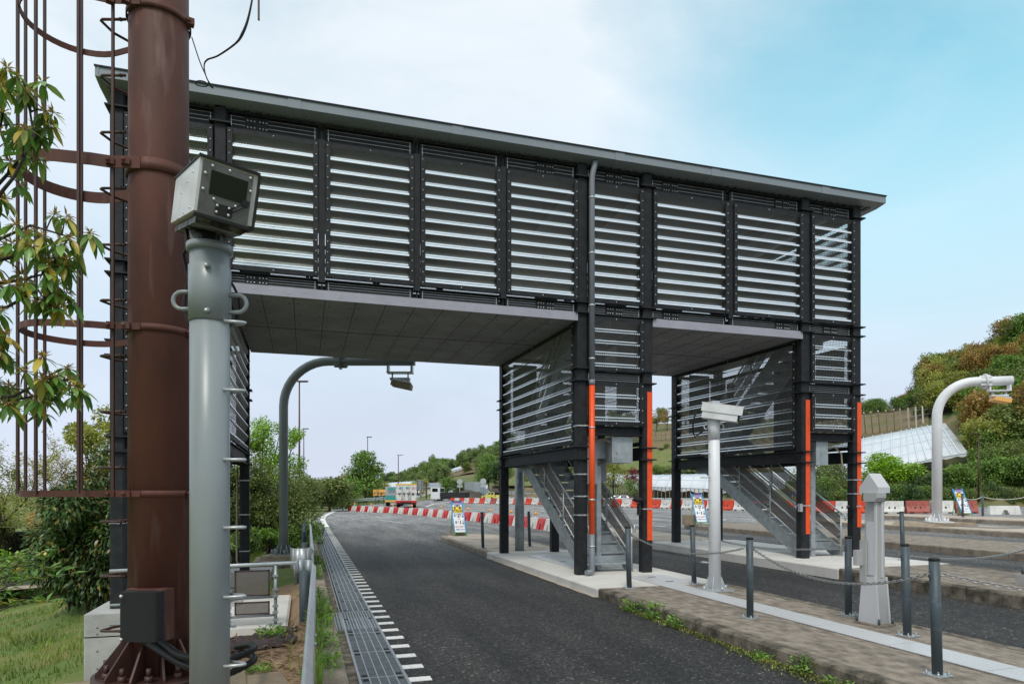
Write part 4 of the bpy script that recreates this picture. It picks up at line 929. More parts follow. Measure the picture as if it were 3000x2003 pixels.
m = MB(); m.lathe((wx, wy, 0), [(.083, 2.50), (.090, 2.50), (.090, 2.92), (.083, 2.92)], 20); m.build('sleeve', 'whitepole', t)
m = MB()
for s in (-1, 1): c = Vector((wx, wy, 2.70)) + RVv * s * .085; m.tube([c + Vector((0, 0, .04))] + [c + RVv * s * (.03 + .035 * math.sin(a)) + Vector((0, 0, .04 * math.cos(a))) for a in [math.pi * k / 6 for k in range(7)]] + [c - Vector((0, 0, .04))], .010, 8)
m.build('handle', 'whitepole', t)
for z in (2.28, 1.92, 1.58, 1.22, .95, .62):
    m = MB(); c = Vector((wx, wy, z)); m.tube([c - RVv * .07 + FW * .07, c - RVv * .19 + FW * .05, c - RVv * .19 - FW * .04, c - RVv * .07 - FW * .07], .008, 6); m.build('step_iron', 'galv_l', t)
hm = Matrix.Translation(D(2112, 10.2, 1210)) @ Matrix.Rotation(-YAW + R(68), 4, 'Z') @ Matrix.Rotation(R(10), 4, 'X')
m = MB(); hbox(m, (0, 0, 0), (.26, .52, .22)); hs = m.build('camera_housing', 'whitebox', t)
m = MB(); hbox(m, (0, -.27, .0), (.20, .02, .17)); hl(m, (.0, -.30, -.05), (.08, -.32, -.02), .008); m.build('window', 'black', hs)
m = MB(); hbox(m, (0, -.02, .117), (.29, .62, .014)); hbox(m, (-.137, -.02, .05), (.012, .60, .12)); m.build('hood', 'whitebox', hs)
m = MB(); m.box((wx, wy, 3.03), (.13, .13, .12)); m.build('bracket', 'galv_l', hs)
m = MB(); pts = [D(2050, 10.3, 1203), D(2036, 10.3, 1215), D(2030, 10.3, 1240), D(2031, 10.3, 1268), D(2037, 10.3, 1279), D(2048, 10.28, 1270), D(2060, 10.25, 1262), D(2074, 10.22, 1258)]; m.tube(pts, .012, 8); m.build('cable', 'cable', t)

CX, CY, CZ0 = 6.22, 6.08, .19
t = root('sensor_cabinet', (CX, CY, CZ0), 'pale grey sensor pillar with a gabled cap behind the near chain posts', 'sensor pillar', rz=R(7)); t.scale = (.79, .79, 1.085)
def tp(m, w0, d0, z0, w1, d1, z1, cx=0, cy=0, mi=0):
    i = len(m.v)
    for w, d, z in ((w0, d0, z0), (w1, d1, z1)): m.v += [(cx - w / 2, cy - d / 2, z), (cx + w / 2, cy - d / 2, z), (cx + w / 2, cy + d / 2, z), (cx - w / 2, cy + d / 2, z)]
    for q in ((3, 2, 1, 0), (4, 5, 6, 7), (0, 1, 5, 4), (1, 2, 6, 5), (2, 3, 7, 6), (3, 0, 4, 7)): m.face(tuple(i + k for k in q), mi)
m = MB(); tp(m, .19, .19, .46, .17, .17, 1.40); m.build('column', 'cabinet', t, world=False)
m = MB(); tp(m, .215, .27, .02, .19, .21, .49); m.build('foot_cover', 'cabinet', t, world=False)
for s in (-1, 1): m = MB(); tp(m, .03, .33, .02, .03, .22, .5, s * .112); m.build('side_fin', 'cabinet_l', t, world=False)
m = MB(); tp(m, .04, .045, .5, .04, .045, 1.38, .02, -.09); tp(m, .03, .03, .5, .03, .03, 1.38, -.085, -.08); m.build('edge_trim', 'cabinet_l', t, world=False)
m = MB(); m.prism([(-.15, 1.38), (.15, 1.38), (.15, 1.44), (.0, 1.585), (-.15, 1.44)], (-.125, 0, 0), (0, 1, 0), (0, 0, 1), (.25, 0, 0)); m.build('gabled_cap', 'cabinet_l', t, world=False)
m = MB(); m.prism([(-.13, 1.29), (.05, 1.29), (.05, 1.38), (-.16, 1.38), (-.16, 1.33)], (-.17, 0, 0), (0, 1, 0), (0, 0, 1), (.20, 0, 0)); m.build('eave_box', 'cabinet', t, world=False)
m = MB(); m.bevbox((-.096, -.0, .80), (.012, .12, .56), 0, 0, .004); m.build('hatch', 'cabinet_l', t, world=False)
m = MB(); m.box((0, 0, .01), (.34, .42, .02))
m.build('base_plate', 'conc_old', t, world=False)
for x in (-.14, .14):
    for y in (-.18, .18): m = MB(); m.cyl((x, y), .018, .02, .08, 6); m.build('anchor_bolt', 'bollard', t, world=False)
m = MB()
for z in (.56, .66, .8, .95, 1.1, 1.22, 1.33): m.ball((-.086, -.07, z), .006, n=5); m.ball((.06, -.094, z), .006, n=5)
for z in (1.30, 1.34): m.ball((.06, -.115, z), .013, n=6)
m.build('screws', 'bollard', t, world=False)
m = MB(); m.box((-.20, .1, .70), (.16, .06, .16)); m.box((-.13, .08, .66), (.03, .10, .44)); m.build('cable_box', 'cabinet', t, world=False)

# ---------------------------------------------------------------- chain posts and chains
def bollard_mesh():
    t = root('chain_post', (0, 0, 0), 'x', 'bollard')
    m = MB(); m.cyl((0, 0), .0405, 0, .955, 18); m.build('post', 'bollard', t)
    m = MB(); m.lathe((0, 0, .955), [(.0405, -.012), (.042, -.012), (.042, .008), (.03, .012), (.001, .012)], 18); m.build('cap', 'black', t)
    m = MB(); m.box((0, 0, .006), (.16, .16, .012))
    for x in (-.055, .055):
        for y in (-.055, .055): m.cyl((x, y), .010, .012, .032, 6); m.cyl((x, y), .005, .03, .045, 6)
    m.build('base_plate', 'galv_l', t)
    for s in (-1, 1): m = MB(); m.tube([(s * .035, 0, .86), (s * .062, 0, .86), (s * .062, 0, .81), (s * .035, 0, .81)], .005, 6); m.build('chain_eye', 'bollard', t)
    return t
PB = bollard_mesh()
posts = {'p1': (4.98, 4.23, .19, 'chain post nearest the camera, at the lower right'), 'p2': (6.04, 5.48, .19, 'second chain post from the lower right corner, right of the sensor pillar'), 'p3': (6.37, 6.62, .19, 'chain post hidden partly behind the left side of the sensor pillar'),
         'p4': (5.1, 6.82, .19, 'chain post standing alone between the slim camera post and the sensor pillar'), 'p5': (4.86, 9.48, .19, 'chain post right at the foot of the middle stairs'), 'p6': (6.1, 9.6, .19, 'chain post just behind the slim white camera post'),
         'p7': (5.94, 17.53, .19, 'chain post near the island tip, right of the tower rear column'), 'p8': (4.54, 17.28, .19, 'chain post near the island tip, close to the blue sign'),
         'p9': (11.3, 10.35, .345, 'tall thin chain post behind the sensor pillar, on the second island'), 'p10': (9.75, 6.3, .345, 'chain post cut by the right edge of the picture'),
         'p11': (25.6, 20.6, .66, 'far grey rope post left of the leaning far sign'), 'p12': (27.2, 21.0, .66, 'far grey rope post at the right, second from the picture edge'), 'p13': (28.9, 20.4, .66, 'far grey rope post nearest the right picture edge'), 'p14': (6.2, 2.6, .19, 'chain post beyond the right picture edge on the near island'), 'p15': (16.3, 9.4, .435, 'chain post beyond the right picture edge on the third island')}
first = True
for k, (x, y, z, lab) in posts.items():
    if first: b = PB; b.location = (x, y, z); tag(b, lab, 'bollard', 'chain and rope posts'); first = False
    else: b = dupt(PB, (x, y, z), random.uniform(-.4, .4), 1, lab, 'chain and rope posts')
    b.rotation_euler = (R(random.uniform(-1, 1)), R(-1.6), b.rotation_euler.z)
def chain(a, b, sag, label, r=.0042, link=.05):
    a = Vector(a); b = Vector(b); n = max(6, int((b - a).length * 1.03 / (link * .74))); m = MB(); P = lambda t: a.lerp(b, t) - Vector((0, 0, sag * 4 * t * (1 - t)))
    for k in range(n):
        p = P((k + .5) / n); d = (P((k + 1) / n) - P(k / n)).normalized(); s = d.cross(Vector((0, 0, 1))).normalized(); u = s.cross(d)
        w = (s + u * (1 if k % 2 else -1)).normalized() * link * .24
        pts = [p + d * (link / 2 - link * .24) * c1 + d * link * .24 * math.cos(a2) * 1 + w * math.sin(a2) for c1, a2 in [(1, R(q)) for q in (-90, -45, 0, 45, 90)] + [(-1, R(q)) for q in (90, 135, 180, 225, 270)]]
        m.tube(pts, r, 5, closed=True)
    return tag(m.build('chain', 'chain'), label, 'chain', 'steel chains between the posts')
def eye(k, s=0): x, y, z, _ = posts[k]; return (x + s * .06 - .03, y, z + .835)
chain(eye('p1', -1), eye('p4', 1), .22, 'sagging chain crossing in front of the sensor pillar, from the nearest post')
chain(eye('p1', 1), eye('p14'), .10, 'chain running from the nearest post out of the picture at the right')
chain(eye('p2', 1), eye('p10'), .16, 'chain from the second post to the post at the right picture edge')
chain(eye('p3', -1), eye('p6', 1), .12, 'chain from behind the sensor pillar to the post behind the slim camera post')
chain(eye('p4', -1), eye('p5', 1), .16, 'chain from the lone post across the slim camera post to the stairs post')
chain(eye('p9', 1), eye('p15'), .25, 'long thin chain over the second island, right of the sensor pillar', link=.06)
for a, b, lab in (('p11', 'p12', 'left white rope hanging between the far posts'), ('p12', 'p13', 'middle white rope hanging between the far posts')):
    m = MB(); A, Bv = Vector(eye(a)), Vector(eye(b)); m.tube([A.lerp(Bv, k / 10) - Vector((0, 0, .12 * 4 * k / 10 * (1 - k / 10))) for k in range(11)], .012, 5); tag(m.build('rope', 'rope'), lab, 'rope', 'ropes between the far posts')
m = MB(); m.cyl((5.28, 16.4), .12, .19, 2.40, 20); tag(m.build('grey_post', 'galv'), 'plain grey steel post beside the left rear column of the middle tower', 'post')
t = root('lamp_foot', (10.15, 6.9, .345), 'corner of a bolted steel pole foot cut by the right picture edge', 'pole foot')
m = MB(); m.box((10.2, 6.9, .42), (.55, .55, .16)); m.build('plinth', 'conc_grey', t)
m = MB(); m.prism([(0, .5), (.34, .5), (.30, .78)], (9.95, 6.9, 0), (1, 0, 0), (0, 0, 1), (0, .02, 0)); m.cyl((10.5, 6.9), .15, .5, 5.2, 16); m.build('foot', 'greypole', t)
m = MB(); m.cyl((10.0, 6.72), .035, .5, .6, 6); m.cyl((10.0, 7.1), .035, .5, .6, 6); m.build('bolts', 'bollard', t)
# ---------------------------------------------------------------- A-frame notice boards
def aframe(loc, rz, label, lean=R(35)):
    t = root('notice_board', loc, label, 'notice board', rz=rz)
    Tm = Matrix.Rotation(-lean, 4, 'X'); h = 1.24; w = .40
    KZ = 1.17
    def T(x, y, z): return Tm @ Vector((x, y, z * KZ))
    m = MB(); pts = [T(-w / 2, 0, .10), T(-w / 2, 0, h), T(w / 2, 0, h), T(w / 2, 0, .10)]
    m.tube(pts, .019, 8); m.build('frame', 'skyblue', t, world=False)
    m = MB()
    for s in (-1, 1): m.tube([T(s * w / 2, 0, .105), T(s * w / 2, 0, .0)], .019, 8); m.tube([T(s * w / 2, .02, .92), (s * w / 2, .82, 0)], .013, 8)
    m.tube([(-w / 2, .78, .12), (w / 2, .78, .12)], .009, 6); m.tube([T(-w / 2, 0, .12), T(w / 2, 0, .12)], .012, 6); m.build('legs', 'green', t, world=False)
    m = MB()
    def rect(x0, x1, z0, z1, y, mi): m.quad(T(x0, y, z0), T(x1, y, z0), T(x1, y, z1), T(x0, y, z1), mi)
    a = w / 2 - .012
    rect(-a, a, .13, h - .012, -.004, 0); rect(-a, a, .80, h - .012, -.007, 1); rect(-.165, .165, .815, 1.02, -.010, 2); rect(-.165, .165, 1.025, 1.09, -.010, 0); rect(-.165, .165, 1.10, 1.17, -.010, 3)
    rect(-.165, -.10, 1.115, 1.165, -.012, 4); rect(-.03, .045, 1.03, 1.085, -.012, 1)
    m.quad(T(-a, .012, .13), T(-a, .012, h - .02), T(a, .012, h - .02), T(a, .012, .13), 0)
    m.build('board', ['signwhite', 'signpurple', 'signyellow', 'signlilac', 'inkgreen'], t, world=False)
    rot = (R(90) - lean, 0, 0)
    def tx(s, size, m_, x, z, bold=.0, sx=1): o = text('lettering', s, size, m_, t, T(x, -.016, z), rot, bold, sx=sx); o.scale.y = KZ; return o
    tx('夜　間', .088, 'ink', 0, .970, .003); tx('通行止め', .088, 'ink', 0, .870, .003, .93)
    tx('西瀬戸自動車道', .046, 'signpurple', .03, 1.135, .001, .72); tx('東温　湯築', .042, 'ink', 0, 1.057, .001, .95)
    tx('5', .125, 'ink', -.125, .715, .003); tx('/', .125, 'ink', -.065, .715); tx('27', .165, 'ink', .025, .700, .005, .72); tx('よる', .038, 'ink', .145, .755, .001)
    tx('6', .125, 'ink', -.105, .475, .003); tx('/', .125, 'ink', -.035, .475); tx('1', .165, 'ink', .045, .46, .006); tx('あさ', .038, 'ink', .145, .515, .001)
    tx('夜20時～翌6時', .042, 'inkred', -.04, .31, .001); tx('通行止', .03, 'ink', .135, .325, .001); tx('自動車道管理事務所', .026, 'inkblue', .06, .215, .0004)
    m = MB()
    for x, z in ((.145, .68), (.145, .44)):
        i = len(m.v); n = 16; m.v += [tuple(T(x + .032 * math.cos(2 * math.pi * k / n), -.012, z + .032 * math.sin(2 * math.pi * k / n))) for k in range(n)]; m.face(tuple(range(i, i + n)))
    i = len(m.v); m.v += [tuple(T(*q)) for q in ((-.03, -.012, .60), (.04, -.012, .60), (.005, -.012, .573))]; m.face((i + 2, i + 1, i))
    m.build('day_mark', 'ink', t, world=False); tx('月', .036, 'signwhite', .145, .682); tx('土', .036, 'signwhite', .145, .442)
    m = MB(); i = len(m.v); m.v += [tuple(T(*q)) for q in ((-.15, -.012, .205), (-.10, -.012, .245), (-.045, -.012, .22), (-.06, -.012, .19), (-.085, -.012, .215))]; m.face((4, 3, 2, 1, 0)); m.build('emblem', 'inkblue', t, world=False)
    return t
a1 = aframe((5.1, 22.4, .19), R(-2), 'blue-framed closure notice standing at the tip of the near island')
a2 = dupt(a1, (14.35, 22.0, .44), R(-16), 1.0, 'blue-framed closure notice seen between the right tower columns')
a3 = dupt(a1, (D(2836, 28.8).x, D(2836, 28.8).y, .665), R(-22), .98, 'blue-framed closure notice at the far right, beside the white gooseneck pole')
a4 = dupt(a1, (20.3, 23.5, .55), R(-6), .95, 'closure notice mostly hidden behind the grey sensor pillar')
for (x, y, z, lab) in ((5.12, 22.85, .19, 'low concrete weight behind the notice at the near island tip'), (14.1, 22.55, .44, 'concrete weight behind the notice between the right tower columns'), (D(2822, 29.4).x, D(2822, 29.4).y, .665, 'concrete weight behind the notice at the far right')):
    m = MB(); m.bevbox((x, y, z + .19), (.46, .34, .38), .1, 0, .05); tag(m.build('concrete_weight', 'conc_tan'), lab, 'concrete weight', 'concrete weights behind the notices')

# ---------------------------------------------------------------- plastic barriers
def arc_points(ctrl, pitch):
    pts = [Vector(c) for c in ctrl]; dense = []
    for i in range(len(pts) - 1):
        p0, p1, p2, p3 = pts[max(0, i - 1)], pts[i], pts[i + 1], pts[min(len(pts) - 1, i + 2)]
        for j in range(40): s = j / 40; dense.append(.5 * ((2 * p1) + (p2 - p0) * s + (2 * p0 - 5 * p1 + 4 * p2 - p3) * s * s + (3 * p1 - p0 - 3 * p2 + p3) * s ** 3))
    dense.append(pts[-1]); o = [dense[0]]; acc = 0
    for a, b in zip(dense, dense[1:]):
        acc += (b - a).length
        if acc >= pitch: o.append(b); acc = 0
    return o
def low_block(ln, w=.36, h=.46):
    m = MB(); x = ln / 2 - .012; pf = [(-w / 2, 0), (-w * .38, h * .55), (-w * .22, h), (w * .22, h), (w * .38, h * .55), (w / 2, 0)]
    # front outline with a slot rising from the ground between two feet, swept through the wedge section
    secs = [(-x, 0), (-.10, 0), (-.06, .20), (.06, .20), (.10, 0), (x, 0)]
    def half(z): return lerp(w / 2, w * .2, z / h)
    top = h; i = len(m.v)
    out = [(-x + .01, 0), (-.11, 0), (-.055, .24), (.055, .24), (.11, 0), (x - .01, 0), (x - .035, h * .75), (x - .035, h), (-x + .035, h), (-x + .035, h * .75)]
    n = len(out)
    for s in (-1, 1): m.v += [(a, s * half(b), b) for a, b in out]
    for tri in ((0, 1, 2, 9), (2, 3, 6, 9), (3, 4, 5, 6), (6, 7, 8, 9)):
        m.face(tuple(i + k for k in tri)); m.face(tuple(i + n + k for k in reversed(tri)))
    for k in range(n): m.face((i + k, i + n + k, i + n + (k + 1) % n, i + (k + 1) % n))
    for s in (-1, 1):
        for xx in (-.28, .28): m.prism([(-.02, .06), (.02, .06), (.015, .34), (-.015, .34)], (xx, s * .165, 0), (1, 0, 0), (0, -s * .18, 1), (0, s * .02, 0))
    return m
pr, pwh = low_block(.92).build('barrier_block', 'red'), low_block(.92).build('barrier_block', 'white_pl')
cp = arc_points([(3.7, 60), (5.0, 55), (6.6, 49.5), (7.8, 42.5), (8.5, 36), (9.05, 31.2), (9.3, 28.0), (9.35, 25.4), (9.2, 23.2)], .93)
NB = len(cp) - 1; GB = 'red and white barrier blocks curving across the lane'
lamp_idx = {1, 5, 9, 13, 19, 24, 27, 30, 33, 36}
m = MB(); m.cyl((0, 0), .02, .42, .56, 6); lm_ = m.build('warning_lamp', 'white_pl'); m = MB(); m.ball((0, 0, .62), .075, n=10); m.build('lens', 'lampor', lm_)
fl = True
for k in range(NB):
    a, b = cp[k], cp[k + 1]; mid = (a + b) / 2; rz = math.atan2(b.y - a.y, b.x - a.x); red = k % 2 == 0; src = pr if red else pwh; mid = mid + Vector((random.uniform(-.05, .05), random.uniform(-.05, .05)))
    o = src if k < 2 else dup(src)
    o.location = (mid.x, mid.y, zr(mid.x)); o.rotation_euler.z = rz + random.uniform(-.03, .03)
    tag(o, f"low {'red' if red else 'white'} plastic block in the curving barrier row, {ordn(k)} from its far end", 'barrier', GB)
    if k in lamp_idx:
        l_ = lm_ if fl else dup(lm_); fl = False; l_.location = (mid.x, mid.y, zr(mid.x)); tag(l_, f'round amber warning lamp on the curving barrier, {ordn(sorted(lamp_idx).index(k))} from its far end', 'warning lamp', 'amber lamps on the barrier')
def jersey(ln, h=.64, w=.46):
    m = MB(); x = ln / 2 - .01; pf = [(w / 2, 0), (w / 2, .10), (w * .42, .16), (w * .23, .36), (w * .18, h), (-w * .18, h), (-w * .23, .36), (-w * .42, .16), (-w / 2, .10), (-w / 2, 0)]
    m.prism(pf, (-x, 0, 0), (0, 1, 0), (0, 0, 1), (2 * x, 0, 0)); 
    for s in (-1, 1):
        for xx in (-.13, .13):
            i = len(m.v); n = 10; c = Vector((xx, s * .155, .30)); m.v += [(c.x + .05 * math.cos(2 * math.pi * k / n), c.y - s * .05 * .7 * math.sin(2 * math.pi * k / n), c.z + .05 * math.sin(2 * math.pi * k / n)) for k in range(n)]; m.face(tuple(range(i, i + n)) if s < 0 else tuple(reversed(range(i, i + n))), 1)
        for xx in (-.3, .3): m.box((xx, s * (w / 2), .03), (.2, .02, .06), mi=1)
        for xx in (-.32, 0, .32): m.prism([(-.05, .1), (.05, .1), (.035, h - .06), (-.035, h - .06)], (xx, s * .19, 0), (1, 0, 0), (0, -s * .18, 1), (0, s * .012, 0))
    return m
js = [jersey(1.05).build('barrier_block', [c, 'ink']) for c in ('redo', 'white_pl', 'redf')]
fp = arc_points([(17.0, 80), (19.2, 72), (21.8, 61), (24.3, 46.5), (25.8, 37.5), (27.2, 30.6), (29.0, 27.0), (32.6, 25.2)], 1.07)
used = [False] * 3
for k in range(len(fp) - 1):
    a, b = fp[k], fp[k + 1]; mid = (a + b) / 2; c = 1 if k % 2 else (2 if k > 44 or k in (8, 16, 24, 38) else 0)
    if used[c]: o = dup(js[c])
    else: o = js[c]; used[c] = True
    o.location = (mid.x, mid.y, zr(mid.x)); o.rotation_euler.z = math.atan2(b.y - a.y, b.x - a.x) + random.uniform(-.02, .02)
    tag(o, f"{['orange-red', 'white', 'faded red'][c]} water-filled barrier in the far row, {ordn(k)} from its left end", 'barrier', 'water-filled barriers along the far roadside')
k = 0
for k, (x, y) in enumerate(((31.9, 23.6), (33.5, 22.9), (35.0, 22.3))):
    o = dup(pr if k % 2 else pwh); o.location = (x, y, zr(x)); o.rotation_euler.z = -.4; o.scale = (1.6, 1, .9); tag(o, ['white', 'red', 'white'][k] + ' low barrier block at the far right edge, ' + ordn(k) + ' from the left', 'barrier', 'low blocks at the far right')

# ---------------------------------------------------------------- street lamps
def lamp_post(h, r=.09, arm=.55):
    t = root('street_lamp', (0, 0, 0), 'x', 'street lamp'); m = MB(); m.tube([(0, 0, 0), (0, 0, h)], [r, r * .55], 10); m.build('pole', 'lampbrown', t, world=False)
    m = MB(); m.bevbox((arm * .45, 0, h + .03), (arm * 1.5, .26, .09), 0, 0, .08); m.box((arm * .5, 0, h - .025), (arm, .2, .02)); m.build('lamp_head', 'lampbrown', t, world=False); return t
LP = lamp_post(10)
sp = [(877, 1118, 50, 'tall brown street lamp nearest the gooseneck pole on the left'), (890, 1256, 88, 'brown street lamp just right of the tallest one, shorter in view'), (1077, 1280, 99, 'brown street lamp rising beside the orange board'), (1167, 1333, 150, 'slim street lamp above the delivery truck'), (1215, 1361, 206, 'small street lamp right of the delivery truck'), (1176, 1382, 270, 'tiny far street lamp behind the truck roof'), (1117, 1402, 330, 'tiny far street lamp above the orange board')]
for i, (px, py, d, lab) in enumerate(sp):
    p = D(px, d); z0 = D(px, d, py).z - 10
    o = LP if i == 0 else dup(LP); o.location = (p.x, p.y, z0); o.rotation_euler.z = -YAW; tag(o, lab, 'street lamp', 'brown street lamps along the far road')
    if d > 120: o.scale = (1.6, 1.6, 1)
p = D(2867, 48); o = dup(LP); o.location = (p.x, p.y, 1.0); o.scale = (.8, .8, .485); o.rotation_euler.z = R(180) - YAW; tag(o, 'single brown lamp post in front of the hedge at the far right', 'street lamp', 'brown street lamps along the far road')

# ---------------------------------------------------------------- boards beside the far road
p = D(1112, 84); t = root('road_sign', (p.x, p.y, .1), 'orange two-way traffic warning board on two posts by the far bend', 'road sign', rz=-YAW)
m = MB(); m.box((0, 0, 1.52), (1.62, .05, .74)); m.build('board', 'signorange', t, world=False)
m = MB(); m.cyl((-.5, .06), .04, -.3, 1.8, 8); m.cyl((.5, .06), .04, -.3, 1.8, 8); m.build('posts', 'bollard', t, world=False)
text('lettering', 'この先', .24, 'lampbrown', t, (-.38, -.032, 1.70), (R(90), 0, 0), .004); text('lettering', '対面通行', .38, 'ink', t, (0, -.032, 1.36), (R(90), 0, 0), .008)
p = D(1249, 112); t = root('information_board', (p.x, p.y, 0), 'brown-framed information board on a bracket post, seen from behind, left of the hill', 'road sign', rz=-YAW); t.scale = (.85, .85, .95)
m = MB(); m.box((0, 0, 1.4), (.26, .26, 4.2)); m.box((-.95, 0, 3.45), (1.9, .14, .14)); m.box((-.95, 0, 2.1), (1.9, .14, .14)); m.build('post', 'lampbrown', t, world=False)
m = MB(); m.box((-1.25, -.1, 2.95), (1.3, .14, 1.85)); bd_ = m.build('panel', 'galv', t, world=False)
m = MB()
for k in range(7): m.box((-1.25, -.19, 2.15 + k * .26), (1.3, .04, .03))
m.box((-1.65, -.2, 2.95), (.08, .06, 1.8)); m.box((-.85, -.2, 2.95), (.08, .06, 1.8)); m.build('stiffeners', 'lampbrown', bd_)
for px, d, lab in ((1347, 100, 'round-topped sign post seen from behind, beside the black dump bed'), (1416, 95, 'road sign on a blue post in front of the stone bank')):
    p = D(px, d); t = root('road_sign', (p.x, p.y, .3), lab, 'road sign', rz=-YAW); m = MB(); m.cyl((0, 0), .06, -.3, 3.2, 8); m.build('post', 'galv' if px < 1400 else 'carblue', t, world=False)
    m = MB(); m.tube([(0, -.08, 2.9), (0, -.03, 2.9)], .42, 14); m.box((0, -.06, 2.25), (.8, .04, .35)); m.build('plate', 'galv_l', t, world=False)

# ---------------------------------------------------------------- vehicles
def wheel(t, x, y, r, w=.2):
    m = MB(); m.tube([(x - w / 2, y, r), (x + w / 2, y, r)], r, 16); o = m.build('wheel', 'tyre', t, world=False)
    m = MB(); m.tube([(x - w / 2 - .01, y, r), (x + w / 2 + .01, y, r)], r * .55, 12); m.build('rim', 'galv_l', o, world=False)
p = D(1190, 63.5); t = root('delivery_truck', (p.x, p.y, zr(p.x)), 'cream box truck with yellow roof edge and red sill, seen from behind', 'truck', rz=R(-9))
W2, H0, H1, LN = .98, .62, 2.22, 4.6
m = MB(); m.bevbox((0, LN / 2, (H0 + H1) / 2), (2 * W2, LN, H1 - H0), 0, 0, .03); bx = m.build('cargo_box', 'truckcream', t, world=False)
m = MB(); m.box((0, LN / 2, H1 + .03), (2 * W2 + .04, LN + .04, .12)); m.build('roof_edge', 'trucky', t, world=False)
m = MB(); m.box((0, LN / 2, H0 - .06), (2 * W2 + .03, LN + .04, .30)); m.build('sill', 'truckred', t, world=False)
m = MB()
for x in (-.97, -.33, .30, .97): m.box((x, -.02, 1.42), (.025, .03, 1.58))
for x in (-.42, -.2, .2, .42): m.tube([(x, -.05, .72), (x, -.05, 2.1)], .018, 6)
for x in (-.9, -.35, .33, .9):
    for z in (.9, 1.4, 1.95): m.box((x, -.03, z), (.12, .03, .05))
m.build('door_gear', 'galv_l', bx)
for i, ch in enumerate('ヤマザキ'): text('lettering', ch, .36, 'ink', bx, (-.62 + .42 * i, -.045, 1.30), (R(90), 0, 0), .012, sx=.95)
for i, ch in enumerate('ヤマザキ'): text('lettering', ch, .36, 'ink', bx, (-W2 - .02, .9 + .8 * (3 - i), 1.35), (R(90), 0, R(-90)), .012)
m = MB(); m.tube([(.66, -.035, 1.9), (.66, -.03, 1.9)], .12, 16); em = m.build('emblem', 'truckred', bx); m = MB(); m.tube([(.66, -.04, 1.9), (.66, -.036, 1.9)], .085, 16); m.build('emblem_ring', 'truckcream', bx); m = MB(); m.tube([(.66, -.045, 1.9), (.66, -.041, 1.9)], .045, 12); m.build('emblem_dot', 'truckred', bx)
m = MB(); m.box((-.5, -.03, 1.9), (.3, .01, .2)); m.build('sticker', 'carblue', bx); m = MB(); m.box((.12, -.03, 1.92), (.3, .01, .18)); m.build('sticker', 'truckteal', bx)
m = MB(); m.bevbox((0, LN + .9, 1.15), (1.75, 1.5, 1.5), 0, 0, .12); m.build('cab', 'carwhite', t, world=False)
m = MB(); m.box((0, LN / 2, .5), (.9, LN + 1, .16)); m.box((0, -.0, .42), (1.7, .1, .12)); m.build('chassis', 'black', t, world=False)
for x in (-.75, .75): wheel(t, x, 1.0, .36, .34); wheel(t, x, LN + .6, .36, .24)
for x in (-.7, .7): m = MB(); m.box((x, -.06, .58), (.34, .05, .12)); m.build('tail_light', 'red', t, world=False)
m = MB(); m.box((0, -.07, .44), (.36, .02, .16)); m.build('number_plate', 'trucky', t, world=False)
for s in (-1, 1): m = MB(); m.box((s * 1.08, LN + .5, 1.55), (.14, .08, .34)); m.build('wing_mirror', 'black', t, world=False)
p = D(1155, 72); t = root('box_truck', (p.x, p.y, zr(p.x)), 'box truck with teal tail and orange chevrons, ahead and left of the cream truck', 'truck', rz=R(-9))
m = MB(); m.bevbox((0, 2.4, 1.35), (1.9, 4.4, 1.5), 0, 0, .03); m.build('cargo_box', 'carsilver', t, world=False)
m = MB(); m.box((0, -.02, .9), (1.85, .06, .5)); tl = m.build('tail_board', 'truckteal', t, world=False); m = MB(); m.box((-.3, -.04, 1.85), (.8, .02, .25)); m.build('panel', 'truckteal', tl)
m = MB(); m.box((0, 0, .55), (1.9, .1, .22)); m.build('bumper', 'signorange', t, world=False)
m = MB(); m.bevbox((0, 5.6, 1.3), (1.75, 1.5, 1.6), 0, 0, .12); m.build('cab', 'truckteal', t, world=False)
for x in (-.75, .75): wheel(t, x, 1.0, .36, .34); wheel(t, x, 5.4, .36, .24)
